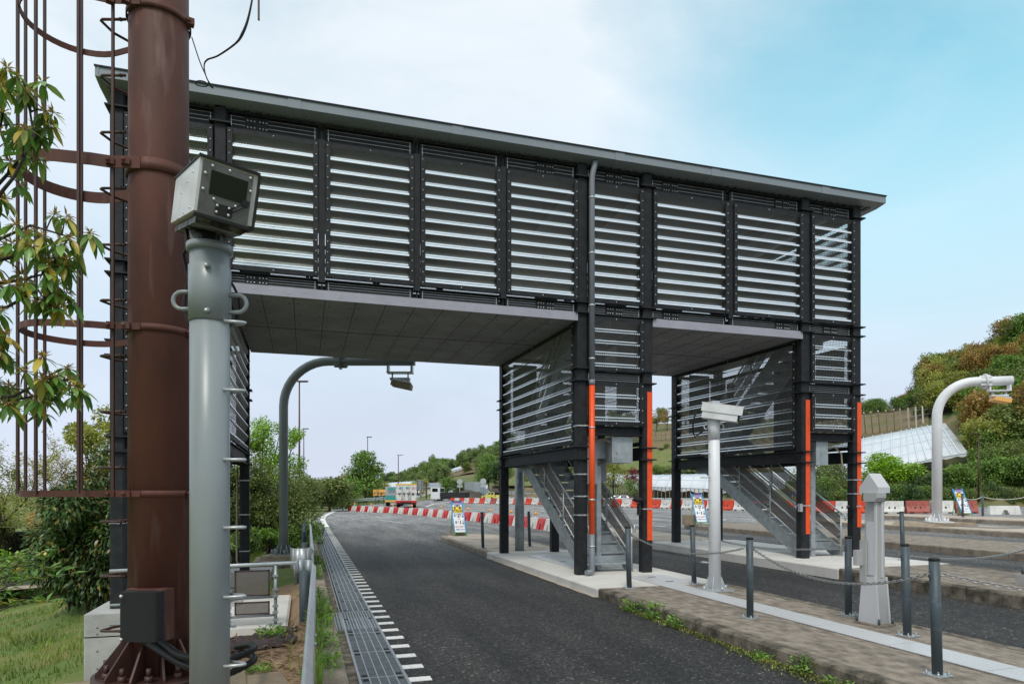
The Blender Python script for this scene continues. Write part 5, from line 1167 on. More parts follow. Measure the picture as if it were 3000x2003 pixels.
def car(loc, rz, col, label, ln=3.6, w=1.5, h=1.5, van=False):
    t = root('parked_car' if False else 'car', loc, label, 'car', rz=rz); hw = w / 2
    lo = [(-ln / 2, .25), (ln / 2 - .05, .25), (ln / 2, .5), (ln / 2 - .05, .78), (ln / 2 - (.3 if van else .85), .88), (-ln / 2 + .08, .9), (-ln / 2, .55)]
    m = MB(); m.prism(lo, (-hw, 0, 0), (0, 1, 0), (0, 0, 1), (w, 0, 0)); m.build('body', col, t, world=False)
    up = [(-ln / 2 + .1, .89), (ln / 2 - (.32 if van else .95), .87), (ln / 2 - (.75 if van else 1.55), h), (-ln / 2 + .25, h)]
    m = MB(); n = len(up); i = 0
    for s in (-1, 1): m.v += [(s * (hw - (.02 if b < 1 else .14)), a, b) for a, b in up]
    m.face((0, 1, 2, 3)); m.face((7, 6, 5, 4))
    for k in range(4): m.face((k, 4 + k, 4 + (k + 1) % 4, (k + 1) % 4), 0 if k == 2 else 1)
    m.build('cabin', [col, 'glass'], t, world=False)
    for s in (-1, 1):
        m = MB()
        for q0, q1 in ((.1, .46), (.54, .86)):
            P = lambda u, v: (s * lerp(hw - .012, hw - .125, v), lerp(lerp(up[0][0], up[1][0], u), lerp(up[3][0], up[2][0], u), v), lerp(.9, h, v)); m.quad(P(q0, .12), P(q1, .12), P(q1, .88), P(q0, .88))
        m.build('side_window', 'glass', t, world=False)
    for x in (-hw + .08, hw - .08):
        for y in (-ln / 2 + .65, ln / 2 - .65): wheel(t, x, y, .30, .18)
    for s in (-1, 1):
        m = MB(); m.box((s * (hw - .25), ln / 2 - .02, .65), (.3, .06, .14)); m.build('headlight', 'galv_l', t, world=False); m = MB(); m.box((s * (hw - .12), -ln / 2 + .02, .8), (.14, .06, .25)); m.build('tail_light', 'red', t, world=False)
    m = MB(); m.box((0, ln / 2 + .0, .42), (.33, .02, .16)); m.build('number_plate', 'trucky', t, world=False)
    return t
def at(px, d, z=0): p = D(px, d); return (p.x, p.y, z)
car(at(1287, 103, .2), R(180) - YAW, 'carwhite', 'small white van facing the camera, left of the truck with the black bed', 2.6, 1.15, 1.35, True)
car(at(1441, 98, .35), R(25), 'caryellow', 'yellow car passing behind the far barrier row', 3.0, 1.5, 1.3)
car(at(1797, 63, .25), R(70), 'carsilver', 'silver car just right of the galvanised duct, behind the far barriers', 3.0, 1.5, 1.1)
car(at(1221, 118, .2), R(180) - YAW, 'carsilver', 'silver car just right of the cream delivery truck', 3.4, 1.4, 1.3)
car(at(1227, 128, .2), R(180) - YAW, 'carblue', 'blue van behind the silver car, right of the cream truck', 3.6, 1.5, 1.8, True)
car(at(1130, 120, .2), R(180) - YAW, 'carwhite', 'white car left of the trucks under the orange board', 3.8, 1.6, 1.5)
car(at(1152, 140, .2), R(180) - YAW, 'carwhite', 'smaller far white car between the orange board and the trucks', 3.8, 1.6, 1.5)
p = D(1322, 97); t = root('tipper_truck', (p.x, p.y, .3), 'small white-cab truck with a black bed on the far road', 'truck', rz=R(52))
m = MB(); m.bevbox((0, 2.2, 1.2), (1.7, 1.5, 1.7), 0, 0, .1); cb = m.build('cab', 'carwhite', t, world=False); m = MB(); m.box((0, 2.2, 1.65), (1.72, .9, .5)); m.box((0, 1.44, 1.65), (1.3, .02, .5)); m.build('windows', 'glass', cb)
m = MB(); m.bevbox((0, -.6, .95), (1.75, 3.9, .75), 0, 0, .05); m.build('bed', 'bed', t, world=False); m = MB(); m.box((0, 0, .5), (.8, 5.0, .15)); m.build('chassis', 'black', t, world=False)
for x in (-.7, .7): wheel(t, x, -1.4, .36, .3); wheel(t, x, 2.1, .36, .24)
# ---------------------------------------------------------------- hill terrain beyond the plaza
PXS = [900, 1000, 1100, 1200, 1300, 1400, 1500, 1600, 1700, 1850, 2000, 2150, 2300, 2450, 2600, 2680, 2740, 2820, 2900, 3000, 3150, 3400, 3800]
def col_at(px, tab): return pw(px, tab)
# rows: (depth table, picture-height table) from the roadside to the ridge
ROWS = [
 ([(900, 150), (1200, 128), (1400, 108), (1600, 90), (1850, 72), (2150, 57), (2450, 50), (2700, 47), (3000, 46), (3800, 46)], [(900, 1446), (1200, 1452), (1500, 1466), (1800, 1474), (2150, 1485), (2500, 1490), (3000, 1490), (3800, 1480)]),
 ([(900, 165), (1200, 140), (1400, 118), (1600, 98), (1850, 80), (2150, 65), (2450, 57), (2700, 54), (3000, 53), (3800, 53)], [(900, 1443), (1200, 1445), (1420, 1432), (1600, 1440), (1800, 1430), (2150, 1428), (2500, 1432), (2700, 1435), (3000, 1420), (3800, 1400)]),
 ([(900, 190), (1200, 165), (1400, 140), (1600, 118), (1850, 98), (2150, 82), (2450, 72), (2700, 68), (3000, 66), (3800, 64)], [(900, 1440), (1200, 1436), (1400, 1405), (1600, 1385), (1850, 1385), (2150, 1400), (2400, 1400), (2600, 1385), (2700, 1375), (2900, 1330), (3100, 1290), (3800, 1200)]),
 ([(900, 250), (1200, 205), (1400, 175), (1600, 150), (1850, 120), (2150, 104), (2450, 94), (2700, 84), (3000, 80), (3800, 78)], [(900, 1436), (1120, 1420), (1250, 1408), (1400, 1375), (1600, 1335), (1850, 1320), (2150, 1310), (2400, 1290), (2600, 1275), (2680, 1265), (2800, 1230), (2900, 1190), (3100, 1120), (3800, 1000)]),
 ([(900, 300), (1200, 245), (1400, 210), (1600, 180), (1850, 145), (2150, 130), (2450, 118), (2700, 104), (3000, 98), (3800, 95)], [(900, 1434), (1120, 1410), (1250, 1385), (1330, 1372), (1400, 1345), (1480, 1320), (1600, 1290), (1700, 1262), (1850, 1248), (2100, 1232), (2300, 1222), (2500, 1206), (2640, 1192), (2690, 1172), (2750, 1145), (2820, 1110), (2900, 1070), (3000, 1025), (3150, 965), (3400, 940), (3800, 930)]),
 ([(900, 420), (1400, 300), (1850, 220), (2450, 170), (3000, 140), (3800, 135)], [(900, 1440), (1400, 1400), (1850, 1350), (2450, 1320), (3000, 1200), (3800, 1120)]),
]
def hill(px, t):
    """point on the hillside: px = bearing as a photo column, t = 0..5 from foot to behind the ridge"""
    i = min(len(ROWS) - 2, int(t)); f = t - i
    a = D(px, pw(px, ROWS[i][0]), pw(px, ROWS[i][1])); b = D(px, pw(px, ROWS[i + 1][0]), pw(px, ROWS[i + 1][1]))
    return a.lerp(b, f)
mb = MB(); sub = 3; cols = []
for a, b in zip(PXS, PXS[1:]):
    for k in range(3): cols.append(lerp(a, b, k / 3))
cols.append(PXS[-1]); nt_ = (len(ROWS) - 1) * sub + 1
for j in range(nt_):
    for px in cols:
        p = hill(px, j / sub); r_ = random.uniform(-.3, .3) if 0 < j < nt_ - 1 else 0
        mb.v.append((p.x, p.y, p.z + r_ - (0.5 if j == 0 else 0)))
for j in range(nt_ - 1):
    for i in range(len(cols) - 1): a = j * len(cols) + i; mb.face((a, a + 1, a + len(cols) + 1, a + len(cols)), 0, True)
struct('hillside', mb, 'hillground')
mb = MB()   # stone-faced bank at the mouth of the cutting
pts = [(1312, 101, 1462), (1340, 101, 1442), (1380, 101, 1428), (1430, 101, 1430), (1475, 100, 1440), (1500, 99, 1452)]
i0 = 0
for px, d, y in pts: a = D(px, d, 1472); b = D(px, d + 4, y); mb.v += [tuple(a), tuple(b)]
for k in range(len(pts) - 1): mb.face((2 * k, 2 * k + 2, 2 * k + 3, 2 * k + 1))
M['stone'] = mat('dark_stone', (.10, .085, .07), .95, c2=(.05, .045, .04), sc=1.2, stretch=(1, 1, .3), bump=.6, bsc=4); o = mb.build('stone_bank', 'stone'); tag(o, 'dark stone-faced bank behind the far barrier, under the grey screen', 'stone bank'); so = o.modifiers.new('thick', 'SOLIDIFY'); so.thickness = .5
mb = MB(); q = [D(px, 106 + dd, 1428) for px, dd in ((1361, 0), (1372, -1.5), (1390, -2), (1405, -2))]
q += [D(1440, 102, 1430)]
for k in range(len(q) - 1):
    a, b = q[k], q[k + 1]; mb.quad(a - Vector((0, 0, 1)), b - Vector((0, 0, 1)), b + Vector((0, 0, .9 if k < 3 else -.9)), a + Vector((0, 0, .9)))
o = mb.build('noise_screen', 'galv'); tag(o, 'grey ribbed screen wall on top of the dark stone bank', 'screen'); so = o.modifiers.new('thick', 'SOLIDIFY'); so.thickness = .15
hz_ = lambda px, d, y: D(px, d, y)
def guard3(pts, label):
    g = root('guardrail', pts[len(pts) // 2], label, 'guardrail'); m = MB(); pm = MB()
    for a, b in zip(pts, pts[1:]):
        wbeam(m, a, b); wbeam(m, a - Vector((0, 0, .45)), b - Vector((0, 0, .45)))
        n = max(1, int((b - a).length / 3))
        for k in range(n): p = a.lerp(b, k / n); pm.cyl((p.x - .06, p.y + .1), .05, p.z - 1.1, p.z + .2, 6)
    m.build('beams', 'galv_l', g); pm.build('posts', 'bollard', g)
guard3([D(1190, 122, 1462), D(1260, 116, 1462), D(1330, 112, 1462), D(1400, 104, 1460), D(1500, 92, 1460), D(1600, 80, 1461)], 'long far guardrail at the foot of the hill behind the vehicles')
guard3([D(1600, 79, 1461), D(1720, 72, 1462), D(1830, 66, 1463), D(1950, 60, 1464), D(2120, 53.5, 1466)], 'far guardrail behind the barriers between the bridge columns')
guard3([D(1415, 108, 1440), D(1500, 103, 1442), D(1560, 98, 1447), D(1600, 96, 1450)], 'upper guardrail on the grass bank beside the grey screen')
# ---------------------------------------------------------------- greenhouses on the slope
def sheet_house(front, back, label, ribs=8, thick=1.0, drop=1.2, legs=False):
    """vinyl roof between a front (eaves) line and a back (ridge) line of points"""
    c = front[len(front) // 2]; t = root('greenhouse', tuple(c), label, 'greenhouse'); m = MB(); n = len(front); k = 6
    for a, b in zip(front, back):
        for j in range(k + 1): s = j / k; p = a.lerp(b, s) + Vector((0, 0, math.sin(s * math.pi) * thick * .6)); m.v.append(tuple(p))
    for i in range(n - 1):
        for j in range(k): a = i * (k + 1) + j; m.face((a, a + k + 1, a + k + 2, a + 1), 0, True)
    sh = m.build('roof', 'vinyl', t); so = sh.modifiers.new('thick', 'SOLIDIFY'); so.thickness = .06
    m = MB()
    for i in range(n - 1):
        for q in range(ribs // (n - 1) + 1):
            s = q / (ribs // (n - 1) + 1); a = front[i].lerp(front[i + 1], s); b = back[i].lerp(back[i + 1], s)
            m.tube([a.lerp(b, j / k) + Vector((0, 0, math.sin(j / k * math.pi) * thick * .6 + .06)) for j in range(k + 1)], .06, 5)
    m.tube(list(front), .05, 5)
    for s in (.25, .5, .75): m.tube([front[i].lerp(back[i], s) + Vector((0, 0, math.sin(s * math.pi) * thick * .6 + .05)) for i in range(n)], .025, 4)
    m.build('ribs', 'vinylrib', t)
    m = MB(); 
    for i in range(n - 1):
        for q in range(6):
            a = front[i].lerp(front[i + 1], q / 6); b = front[i].lerp(front[i + 1], (q + 1) / 6); e = drop * (.75 + .25 * math.sin(q * 2.1 + i)); m.quad(a - Vector((0, 0, e)), b - Vector((0, 0, drop * (.75 + .25 * math.sin((q + 1) * 2.1 + i)))), b, a)
    m.build('side_curtain', 'vinyl', t)
    if legs:
        m = MB()
        for i in range(n - 1):
            for q in range(9): a = front[i].lerp(front[i + 1], q / 9); m.cyl((a.x, a.y), .04, a.z - 2.6, a.z, 5)
        m.build('posts', 'wood', t)
    return t
sheet_house([D(1755, 74, 1402), D(1790, 72, 1416), D(1850, 70, 1424), D(1950, 67, 1426), D(2060, 65, 1430), D(2200, 62, 1438), D(2300, 61, 1442)], [D(1790, 79, 1398), D(1840, 78, 1398), D(1900, 77, 1398), D(1980, 75, 1396), D(2080, 72, 1392), D(2200, 70, 1385), D(2300, 69, 1385)], 'long low white greenhouse with drooping side curtain, between the bridge columns', 12, 1.0, .5, True)
sheet_house([D(2430, 64, 1406), D(2530, 63, 1392), D(2640, 62, 1365), D(2740, 62, 1340), D(2836, 62, 1326)], [D(2420, 76, 1312), D(2530, 75, 1282), D(2640, 73, 1262), D(2700, 72, 1250), D(2768, 71, 1238)], 'big white sheeted greenhouse roof climbing the hill at the right', 14, .12, .35)
sheet_house([D(2300, 66, 1425), D(2380, 66, 1424), D(2440, 66, 1422), D(2480, 66, 1420)], [D(2300, 84, 1350), D(2380, 82, 1352), D(2440, 80, 1356), D(2480, 80, 1350)], 'lower white greenhouse roof glimpsed right of the right tower', 6, .6, .5)
sheet_house([D(1285, 121, 1446), D(1315, 121, 1446), D(1345, 121, 1446)], [D(1293, 126, 1416), D(1322, 126, 1414), D(1352, 126, 1413)], 'white greenhouse roof low on the hill behind the tipper truck', 12, .3, .5)
sheet_house([D(1110, 150, 1436), D(1150, 150, 1434), D(1190, 148, 1432), D(1225, 146, 1430)], [D(1130, 157, 1420), D(1160, 157, 1417), D(1195, 155, 1415), D(1225, 153, 1413)], 'far arched greenhouse behind the delivery truck', 10, 1.5, 1.0)
sheet_house([D(1308, 192, 1384), D(1330, 188, 1377), D(1352, 184, 1370)], [D(1312, 195, 1378), D(1334, 191, 1370), D(1355, 187, 1364)], 'narrow white and blue sheeted house high on the left hill', 6, .3, .7)
sheet_house([D(1170, 215, 1416), D(1195, 212, 1411), D(1222, 209, 1406)], [D(1172, 218, 1412), D(1196, 215, 1407), D(1223, 212, 1401)], 'narrow pale sheeted house at the left foot of the hill', 4, .2, .4)
sheet_house([D(1400, 118, 1432), D(1412, 117, 1433), D(1430, 116, 1433)], [D(1402, 124, 1420), D(1415, 123, 1421), D(1432, 122, 1421)], 'small pale greenhouse beside the grey screen', 4, .2, .4)
t = root('farm_house', D(1272, 128, 1455), 'small low house with a grey roof left of the white van', 'house'); c = D(1272, 128, 1455)
m = MB(); m.box((c.x, c.y, c.z + .6), (4.6, 3, 2.4), -YAW); m.build('wall', 'truckcream', t); m = MB(); m.prism([(-1.9, 0), (1.9, 0), (0, .9)], (c.x - 2.6 * RV[0], c.y - 2.6 * RV[1], c.z + 1.8), FW, (0, 0, 1), RVv * 5.2); m.build('roof', 'roof', t)
# terrace fence with bleached posts
t = root('terrace_fence', tuple(hill(2500, 3.3)), 'leaning bleached poles and wires along the brown terrace above the greenhouse', 'fence')
m = MB()
for k, px in enumerate(list(range(2412, 2725, 21))):
    a = hill(px, 3.05) ; b = D(px - 6 + random.uniform(-3, 3), 86 + random.uniform(-1, 1), pw(px, [(2412, 1222), (2720, 1188)])); m.bar(a + Vector((0, 0, -.6)), b, .15, .15)
m.build('posts', 'bleached', t); m = MB()
for q in (.35, .6, .85):
    m.tube([hill(px, 3.05).lerp(D(px - 6, 86, pw(px, [(2412, 1222), (2720, 1188)])), q) for px in range(2405, 2740, 30)], .02, 4)
m.build('wires', 'galv', t)
t = root('terrace_fence', tuple(hill(1980, 3.3)), 'pale terrace fence on the brown slope between the middle and right towers', 'fence'); m = MB()
for px in range(1910, 2110, 14): a = hill(px, 3.2); m.bar(a + Vector((0, 0, -.5)), a + Vector((random.uniform(-.2, .2), .3, 3.2)), .08, .08)
for q in (.7, 1.6, 2.6): m.tube([hill(px, 3.2) + Vector((0, 0, q)) for px in range(1905, 2115, 20)], .03, 4)
m.build('posts', 'wood', t)
mb = MB()
for px in range(1900, 2720, 20):      # bare brown terraces
    pass
def patch(pxs, t0, t1, m_, nm):
    mb = MB(); n = 8
    for i, px in enumerate(pxs):
        for j in range(n + 1): p = hill(px, lerp(t0, t1, j / n)); mb.v.append((p.x, p.y, p.z + .45 + random.uniform(-.1, .1)))
    for i in range(len(pxs) - 1):
        for j in range(n): a = i * (n + 1) + j; mb.face((a, a + n + 1, a + n + 2, a + 1), 0, True)
    struct(nm, mb, m_)
M['terrace'] = mat('terrace_earth', (.21, .135, .075), .95, c2=(.12, .12, .04), sc=.35, bump=.8, bsc=3, stretch=(1, 1, 3)); M['bankgrass'] = mat('bank_grass', (.10, .16, .022), .95, c2=(.20, .16, .06), sc=.7, bump=1, bsc=4, lo=.42, hi=.6, stretch=(1, 1, 2.5))
patch(range(2380, 2740, 20), 2.9, 3.75, 'terrace', 'terrace'); patch(range(1890, 2120, 20), 2.95, 3.6, 'terrace', 'terrace'); patch(range(1300, 1400, 12), 2.6, 3.6, 'terrace', 'terrace')
patch(range(1760, 2120, 20), 2.02, 2.9, 'bankgrass', 'bank'); patch(range(1440, 1700, 20), 1.1, 1.9, 'bankgrass', 'bank')

# ---------------------------------------------------------------- trees
def crown(mb, blobs, n, l, w, mi=0, hang=0.0, shell=.55):
    """n leaves spread through ellipsoid clumps (x,y,z,rx,ry,rz)"""
    tot = sum(b[3] * b[4] + b[3] * b[5] for b in blobs)
    for b in blobs:
        for _ in range(int(n * (b[3] * b[4] + b[3] * b[5]) / tot)):
            v = Vector((random.gauss(0, 1), random.gauss(0, 1), random.gauss(0, 1))).normalized(); r = (shell + (1 - shell) * random.random()) * random.uniform(.88, 1.1)
            p = (b[0] + v.x * b[3] * r, b[1] + v.y * b[4] * r, b[2] + v.z * b[5] * r)
            d = v + Vector((random.uniform(-1, 1), random.uniform(-1, 1), random.uniform(-1, .6) - hang)); nn = Vector((random.uniform(-.6, .6), random.uniform(-.6, .6), 1)) + v * .5
            s = random.uniform(.7, 1.25); mb.leaf(p, d, nn, l * s, w * s, mi)
def blobs_round(h, r, n, base=.35, flat=.8):
    o = [(0, 0, h * .62, r * .72, r * .72, h * .28)]
    for k in range(n):
        a = random.uniform(0, 6.28); q = random.uniform(.35, .85) * r; z = random.uniform(base, .92) * h; s = random.uniform(.24, .46) * r * (1.15 - .5 * abs(z / h - .6))
        o.append((math.cos(a) * q * (1.15 - z / h * .5), math.sin(a) * q * (1.15 - z / h * .5), z, s, s, s * flat))
    return o
def tree(name, cat, label, h, r, lf, n, l, w, nb=12, base=.35, tr=.09, bk='bark', flat=.8, shell=.5):
    t = root(name, (0, 0, 0), label, cat); bl = blobs_round(h, r, nb, base, flat)
    m = MB(); m.tube([(0, 0, -.8), (.05 * r, 0, h * .3), (0, .05 * r, h * .75)], [tr * 1.3, tr, tr * .3], 7)
    for b in bl[1:9]: m.tube([(.03 * r, 0, h * random.uniform(.22, .45)), (b[0] * .5, b[1] * .5, b[2] - b[5] * .9 - .1 * h * .5), (b[0], b[1], b[2])], [tr * .5, tr * .35, tr * .12], 5)
    m.build('trunk', bk, t, world=False); m = MB(); crown(m, bl, n, l, w, shell=shell); m.build('crown', lf, t, world=False); return t
proto = {}
def plant(key, loc, sc, label, group, sq=1.0):
    t = proto[key][0]
    if not proto[key][1]: proto[key][1] = True; o = t
    else: o = dup(t)
    o.location = loc; o.rotation_euler.z = random.uniform(0, 6.28); o.scale = (sc, sc, sc * sq); tag(o, label, 'tree' if o.get('category') == 'tree' else o['category'], group); return o
for key, lf, h, r, nb in (('teal0', 'lf_teal', 6, 3.2, 14), ('teal1', 'lf_teal', 7, 2.8, 12), ('green0', 'lf_green', 6, 3.0, 14), ('mixed0', 'lf_mixed', 6, 3.2, 13), ('brown0', 'lf_brown', 6.5, 3.2, 12), ('yell0', 'lf_yellow', 6, 3.0, 12), ('dark0', 'lf_dark', 6, 2.8, 14)):
    proto[key] = [tree('hill_tree', 'tree', 'x', h, r, lf, 4600, .32, .2, nb + 6, .25, .13, flat=.65, shell=.35), False]
proto['sparse'] = [tree('bare_tree', 'tree', 'x', 6, 2.4, 'lf_brown', 420, .3, .2, 9, .45, .12), False]
proto['bush'] = [tree('shrub', 'shrub', 'x', 2.2, 1.7, 'lf_green', 2600, .16, .09, 9, .25, .06), False]
proto['bushm'] = [tree('shrub', 'shrub', 'x', 2.2, 1.8, 'lf_mixed', 2600, .16, .09, 9, .25, .06), False]
proto['bushd'] = [tree('shrub', 'shrub', 'x', 2.4, 1.7, 'lf_dark', 2600, .16, .09, 9, .25, .06), False]
NAMES = {'teal0': 'mid green', 'teal1': 'grey green', 'green0': 'fresh green', 'mixed0': 'olive green', 'brown0': 'russet', 'yell0': 'yellow green', 'dark0': 'dark green', 'sparse': 'nearly bare russet'}
WHERE = [(1110, 1285, 'at the left foot of the far hill'), (1285, 1400, 'on the far hill above the small greenhouse'), (1400, 1480, 'on the far hill left of the middle tower'), (1480, 1900, 'on the hill seen through the middle tower'), (1900, 2450, 'on the slope between the towers'), (2450, 2720, 'above the brown terrace fence'), (2720, 2870, 'on the right hill left of the brown lamp post'), (2870, 2950, 'on the right hill between lamp post and picture edge'), (2950, 4000, 'on the right hill at the picture edge')]
HT = ['low down', 'in the middle', 'near the top']
def hplant(key, px, t, sc, sq=1.0):
    p = hill(px, t); w_ = next(w for a, b, w in WHERE if a <= px < b); hgt = HT[0 if t < 2.2 else (1 if t < 3.5 else 2)]
    plant(key, (p.x, p.y, p.z - .35), sc, f'{NAMES[key]} tree {w_}, {hgt}', f'{NAMES[key]} trees {w_}, {hgt}', sq * random.uniform(.8, 1.3))
rnd = random.Random(11)
for k in range(150):      # left hill, dense
    px = rnd.uniform(1115, 1490); t = rnd.uniform(2.1, 4.2)
    if 1295 < px < 1400 and (t < 2.75 or 2.9 < t < 3.35): continue
    if px < 1200 and t < 2.6: continue
    hplant(rnd.choice(['teal0', 'teal0', 'teal1', 'green0', 'mixed0', 'teal1', 'dark0', 'teal0']), px, t, rnd.uniform(.5, .85) * (1 if px > 1230 else .7))
for px in range(1130, 1500, 22): hplant(rnd.choice(['teal0', 'teal1', 'green0', 'mixed0']), px + rnd.uniform(-6, 6), 4.0, rnd.uniform(.45, .75) * (1 if px > 1230 else .7))
for k in range(34):      # hill behind the middle and right towers
    px = rnd.uniform(1490, 2400); t = rnd.uniform(3.4, 4.2)
    hplant(rnd.choice(['teal0', 'green0', 'mixed0', 'brown0', 'teal1']), px, t, rnd.uniform(.45, .75))
for k in range(125):      # right hill, dense and near
    px = rnd.uniform(2705, 3080); t = rnd.uniform(1.7, 4.1)
    if px < 2870 and t < 3.15: continue
    hplant(rnd.choice(['green0', 'mixed0', 'mixed0', 'brown0', 'yell0', 'green0', 'green0', 'mixed0'] if t < 3.4 else ['brown0', 'brown0', 'mixed0', 'green0', 'yell0']), px, t, rnd.uniform(.55, .9))
for px in range(2725, 3060, 22): hplant(rnd.choice(['brown0', 'mixed0', 'yell0', 'brown0']), px, 3.95, rnd.uniform(.55, .8))
for px in (2440, 2475, 2520, 2560, 2590, 2640, 2665): hplant(rnd.choice(['sparse', 'brown0', 'green0', 'sparse']), px, 3.85, rnd.uniform(.35, .6))
for px in (2420, 2450, 2500, 2540, 2580, 2620, 2660, 2700): p = hill(px, 3.75); plant('bush', (p.x, p.y, p.z), 1.0, 'green shrub along the top of the brown terrace', 'shrubs along the top of the brown terrace')
for px in (1925, 1955, 1985, 2010): hplant('sparse', px, 3.7, .7)
for k in range(70):
    px = rnd.uniform(2720, 3060); t = rnd.uniform(1.3, 4.0)
    if px < 2870 and t < 3.1: continue
    p = hill(px, t); hg = HT[0 if t < 2.2 else (1 if t < 3.5 else 2)]; plant(rnd.choice(['bush', 'bushm', 'bush']), (p.x, p.y, p.z - .3), rnd.uniform(.9, 1.5), 'undergrowth shrub between the trees of the right hill, ' + hg, 'undergrowth shrubs of the right hill, ' + hg)
for k in range(46):
    px = rnd.uniform(1500, 2120); t = rnd.uniform(1.3, 3.0); p = hill(px, t); hg = 'below' if t < 2.1 else 'above'; plant(rnd.choice(['bush', 'bushm', 'bushd']), (p.x, p.y, p.z - .2), rnd.uniform(.35, .8), f'low shrub dotting the grass slope between the towers, {hg} its middle', f'low shrubs on the grass slope, {hg} its middle')
# planted strip behind the far barriers at the right: hedge and garden trees
g_ = 'garden trees behind the far barriers'
def tr_at(key, px, d, z, sc, lab, sq=1): p = D(px, d); return plant(key, (p.x, p.y, z), sc, lab, g_, sq)
proto['bright'] = [tree('round_tree', 'tree', 'x', 5.2, 3.0, 'lf_bright', 9000, .26, .17, 22, .12, .12, flat=.6), False]
tr_at('bright', 2600, 55, .6, .93, 'bright lime-green round tree left of the white gooseneck pole', .88)
proto['garden'] = [tree('garden_tree', 'tree', 'x', 4.2, 2.6, 'lf_green', 5000, .24, .12, 14, .4, .09, flat=.45), False]
for px, d, s, lab in ((2800, 54, .72, 'layered green tree just right of the white gooseneck pole'), (2900, 55, .85, 'layered green tree behind the brown lamp post at the right'), (2985, 53, .9, 'layered green tree at the right picture edge'), (2745, 56, .55, 'layered green tree behind the white gooseneck pole')): tr_at('garden', px, d, 1.1, s, lab)
for i, px in enumerate(range(2415, 3060, 24)):
    for r_ in (0, 1):
        p = D(px + r_ * 11, 49.5 + r_ * 4.5 + random.uniform(-.5, .5)); plant(rnd.choice(['bushm', 'bushd', 'bush']), (p.x, p.y, .6 + r_ * .4), rnd.uniform(.5, .7) if not r_ else rnd.uniform(.7, .95), ('front' if not r_ else 'rear') + ' row hedge shrub behind the barriers at the far right', ('front' if not r_ else 'rear') + ' hedge row behind the far right barriers')
for px, d, z, key, s, lab in ((2150, 62, .8, 'bushd', .7, 'dark shrub under the right stairs'), (2185, 61, .8, 'bush', .75, 'green shrub under the right stairs'), (2215, 60, .8, 'bushd', .8, 'dark shrub at the foot of the right stairs'), (1860, 66, 1.2, 'bush', .7, 'low shrub left of the orange strip of the middle tower'), (2400, 58, 1.0, 'bushm', 1.5, 'yellowish shrub seen between stairs and right column'), (2450, 60, 1.2, 'bushd', 1.5, 'dark shrub behind the rightmost tower column')): tr_at(key, px, d, z, s, lab)
proto['ytree'] = [tree('young_tree', 'tree', 'x', 5, 2.3, 'lf_yellow', 4500, .2, .1, 14, .25, .1), False]
tr_at('ytree', 1798, 70, 1.2, .85, 'yellow-green bushy tree right of the galvanised duct'); tr_at('ytree', 1535, 98, 2.6, .9, 'yellow-green young tree left of the middle stairs')
proto['redbush'] = [tree('red_shrub', 'shrub', 'x', 2.6, 1.5, 'lf_red', 2200, .16, .09, 8, .25, .06), False]
tr_at('redbush', 1850, 71, 2.3, .75, 'red-leaved shrub beside the white greenhouse')
for px, d, z, k_, s, lab in ((1432, 112, 2.2, 'green0', .75, 'clipped green tree above the grass bank, left of two'), (1462, 108, 2.4, 'dark0', .75, 'clipped green tree above the grass bank, right of two'), (1312, 114, .4, 'green0', .62, 'green tree right behind the white cab of the tipper truck'), (1345, 116, .4, 'mixed0', .6, 'olive tree right of the tipper truck'), (1240, 128, .2, 'yell0', .65, 'rounded yellow-green tree under the information board'), (1222, 132, .2, 'green0', .6, 'rounded green tree right of the delivery truck'), (1400, 70, 0, 'sparse', .01, '')):
    if lab: tr_at(k_, px, d, z, s, lab)
# trees left of the far road
gl = 'trees left of the far bend'
for px, d, z, k_, s, sq, lab in ((1068, 92, -.2, 'green0', 1.12, 1.1, 'tall leafy tree right behind the brown lamp by the orange board'), (1020, 84, -.3, 'green0', .75, .8, 'low fresh-green tree left of the lamp by the orange board'), (1000, 95, -.3, 'brown0', .8, .85, 'reddish tree edge left of the tall leafy tree'), (1108, 98, -.2, 'yell0', .72, .8, 'golden-green shrubby tree behind the orange board'), (965, 58, -.4, 'mixed0', .78, .75, 'broad olive bush left of the bend, right of the street lamps'), (945, 66, -.4, 'mixed0', .8, .75, 'olive bush just right of the tallest street lamp'), (990, 74, -.3, 'mixed0', .75, .72, 'olive bush farther along the bend'), (1045, 110, -.2, 'green0', .8, .8, 'small green tree behind the lamp by the orange board')):
    p = D(px, d); plant(k_, (p.x, p.y, z), s, lab, gl, sq)
# ---------------------------------------------------------------- bushes on the left bank
def bush(name, cat, label, loc, blobs, lf, n, l, w, hang=0., stems=6, shell=.6, bk='bark_d', h0=0):
    t = root(name, loc, label, cat); m = MB()
    for k in range(stems):
        b = blobs[k % len(blobs)]; m.tube([(random.uniform(-.2, .2), random.uniform(-.2, .2), -.4 + h0), (b[0] * .5, b[1] * .5, b[2] * .5), (b[0], b[1], b[2])], [.05, .035, .01], 6)
    m.build('stems', bk, t, world=False); m = MB(); crown(m, blobs, n, l, w, hang=hang, shell=shell); m.build('foliage', lf, t, world=False); return t
def rb(n, c, s, r):
    return [(c[0] + random.uniform(-1, 1) * s[0], c[1] + random.uniform(-1, 1) * s[1], c[2] + random.uniform(-1, 1) * s[2], *(lambda q: (q, q, q * .85))(random.uniform(*r))) for _ in range(n)]
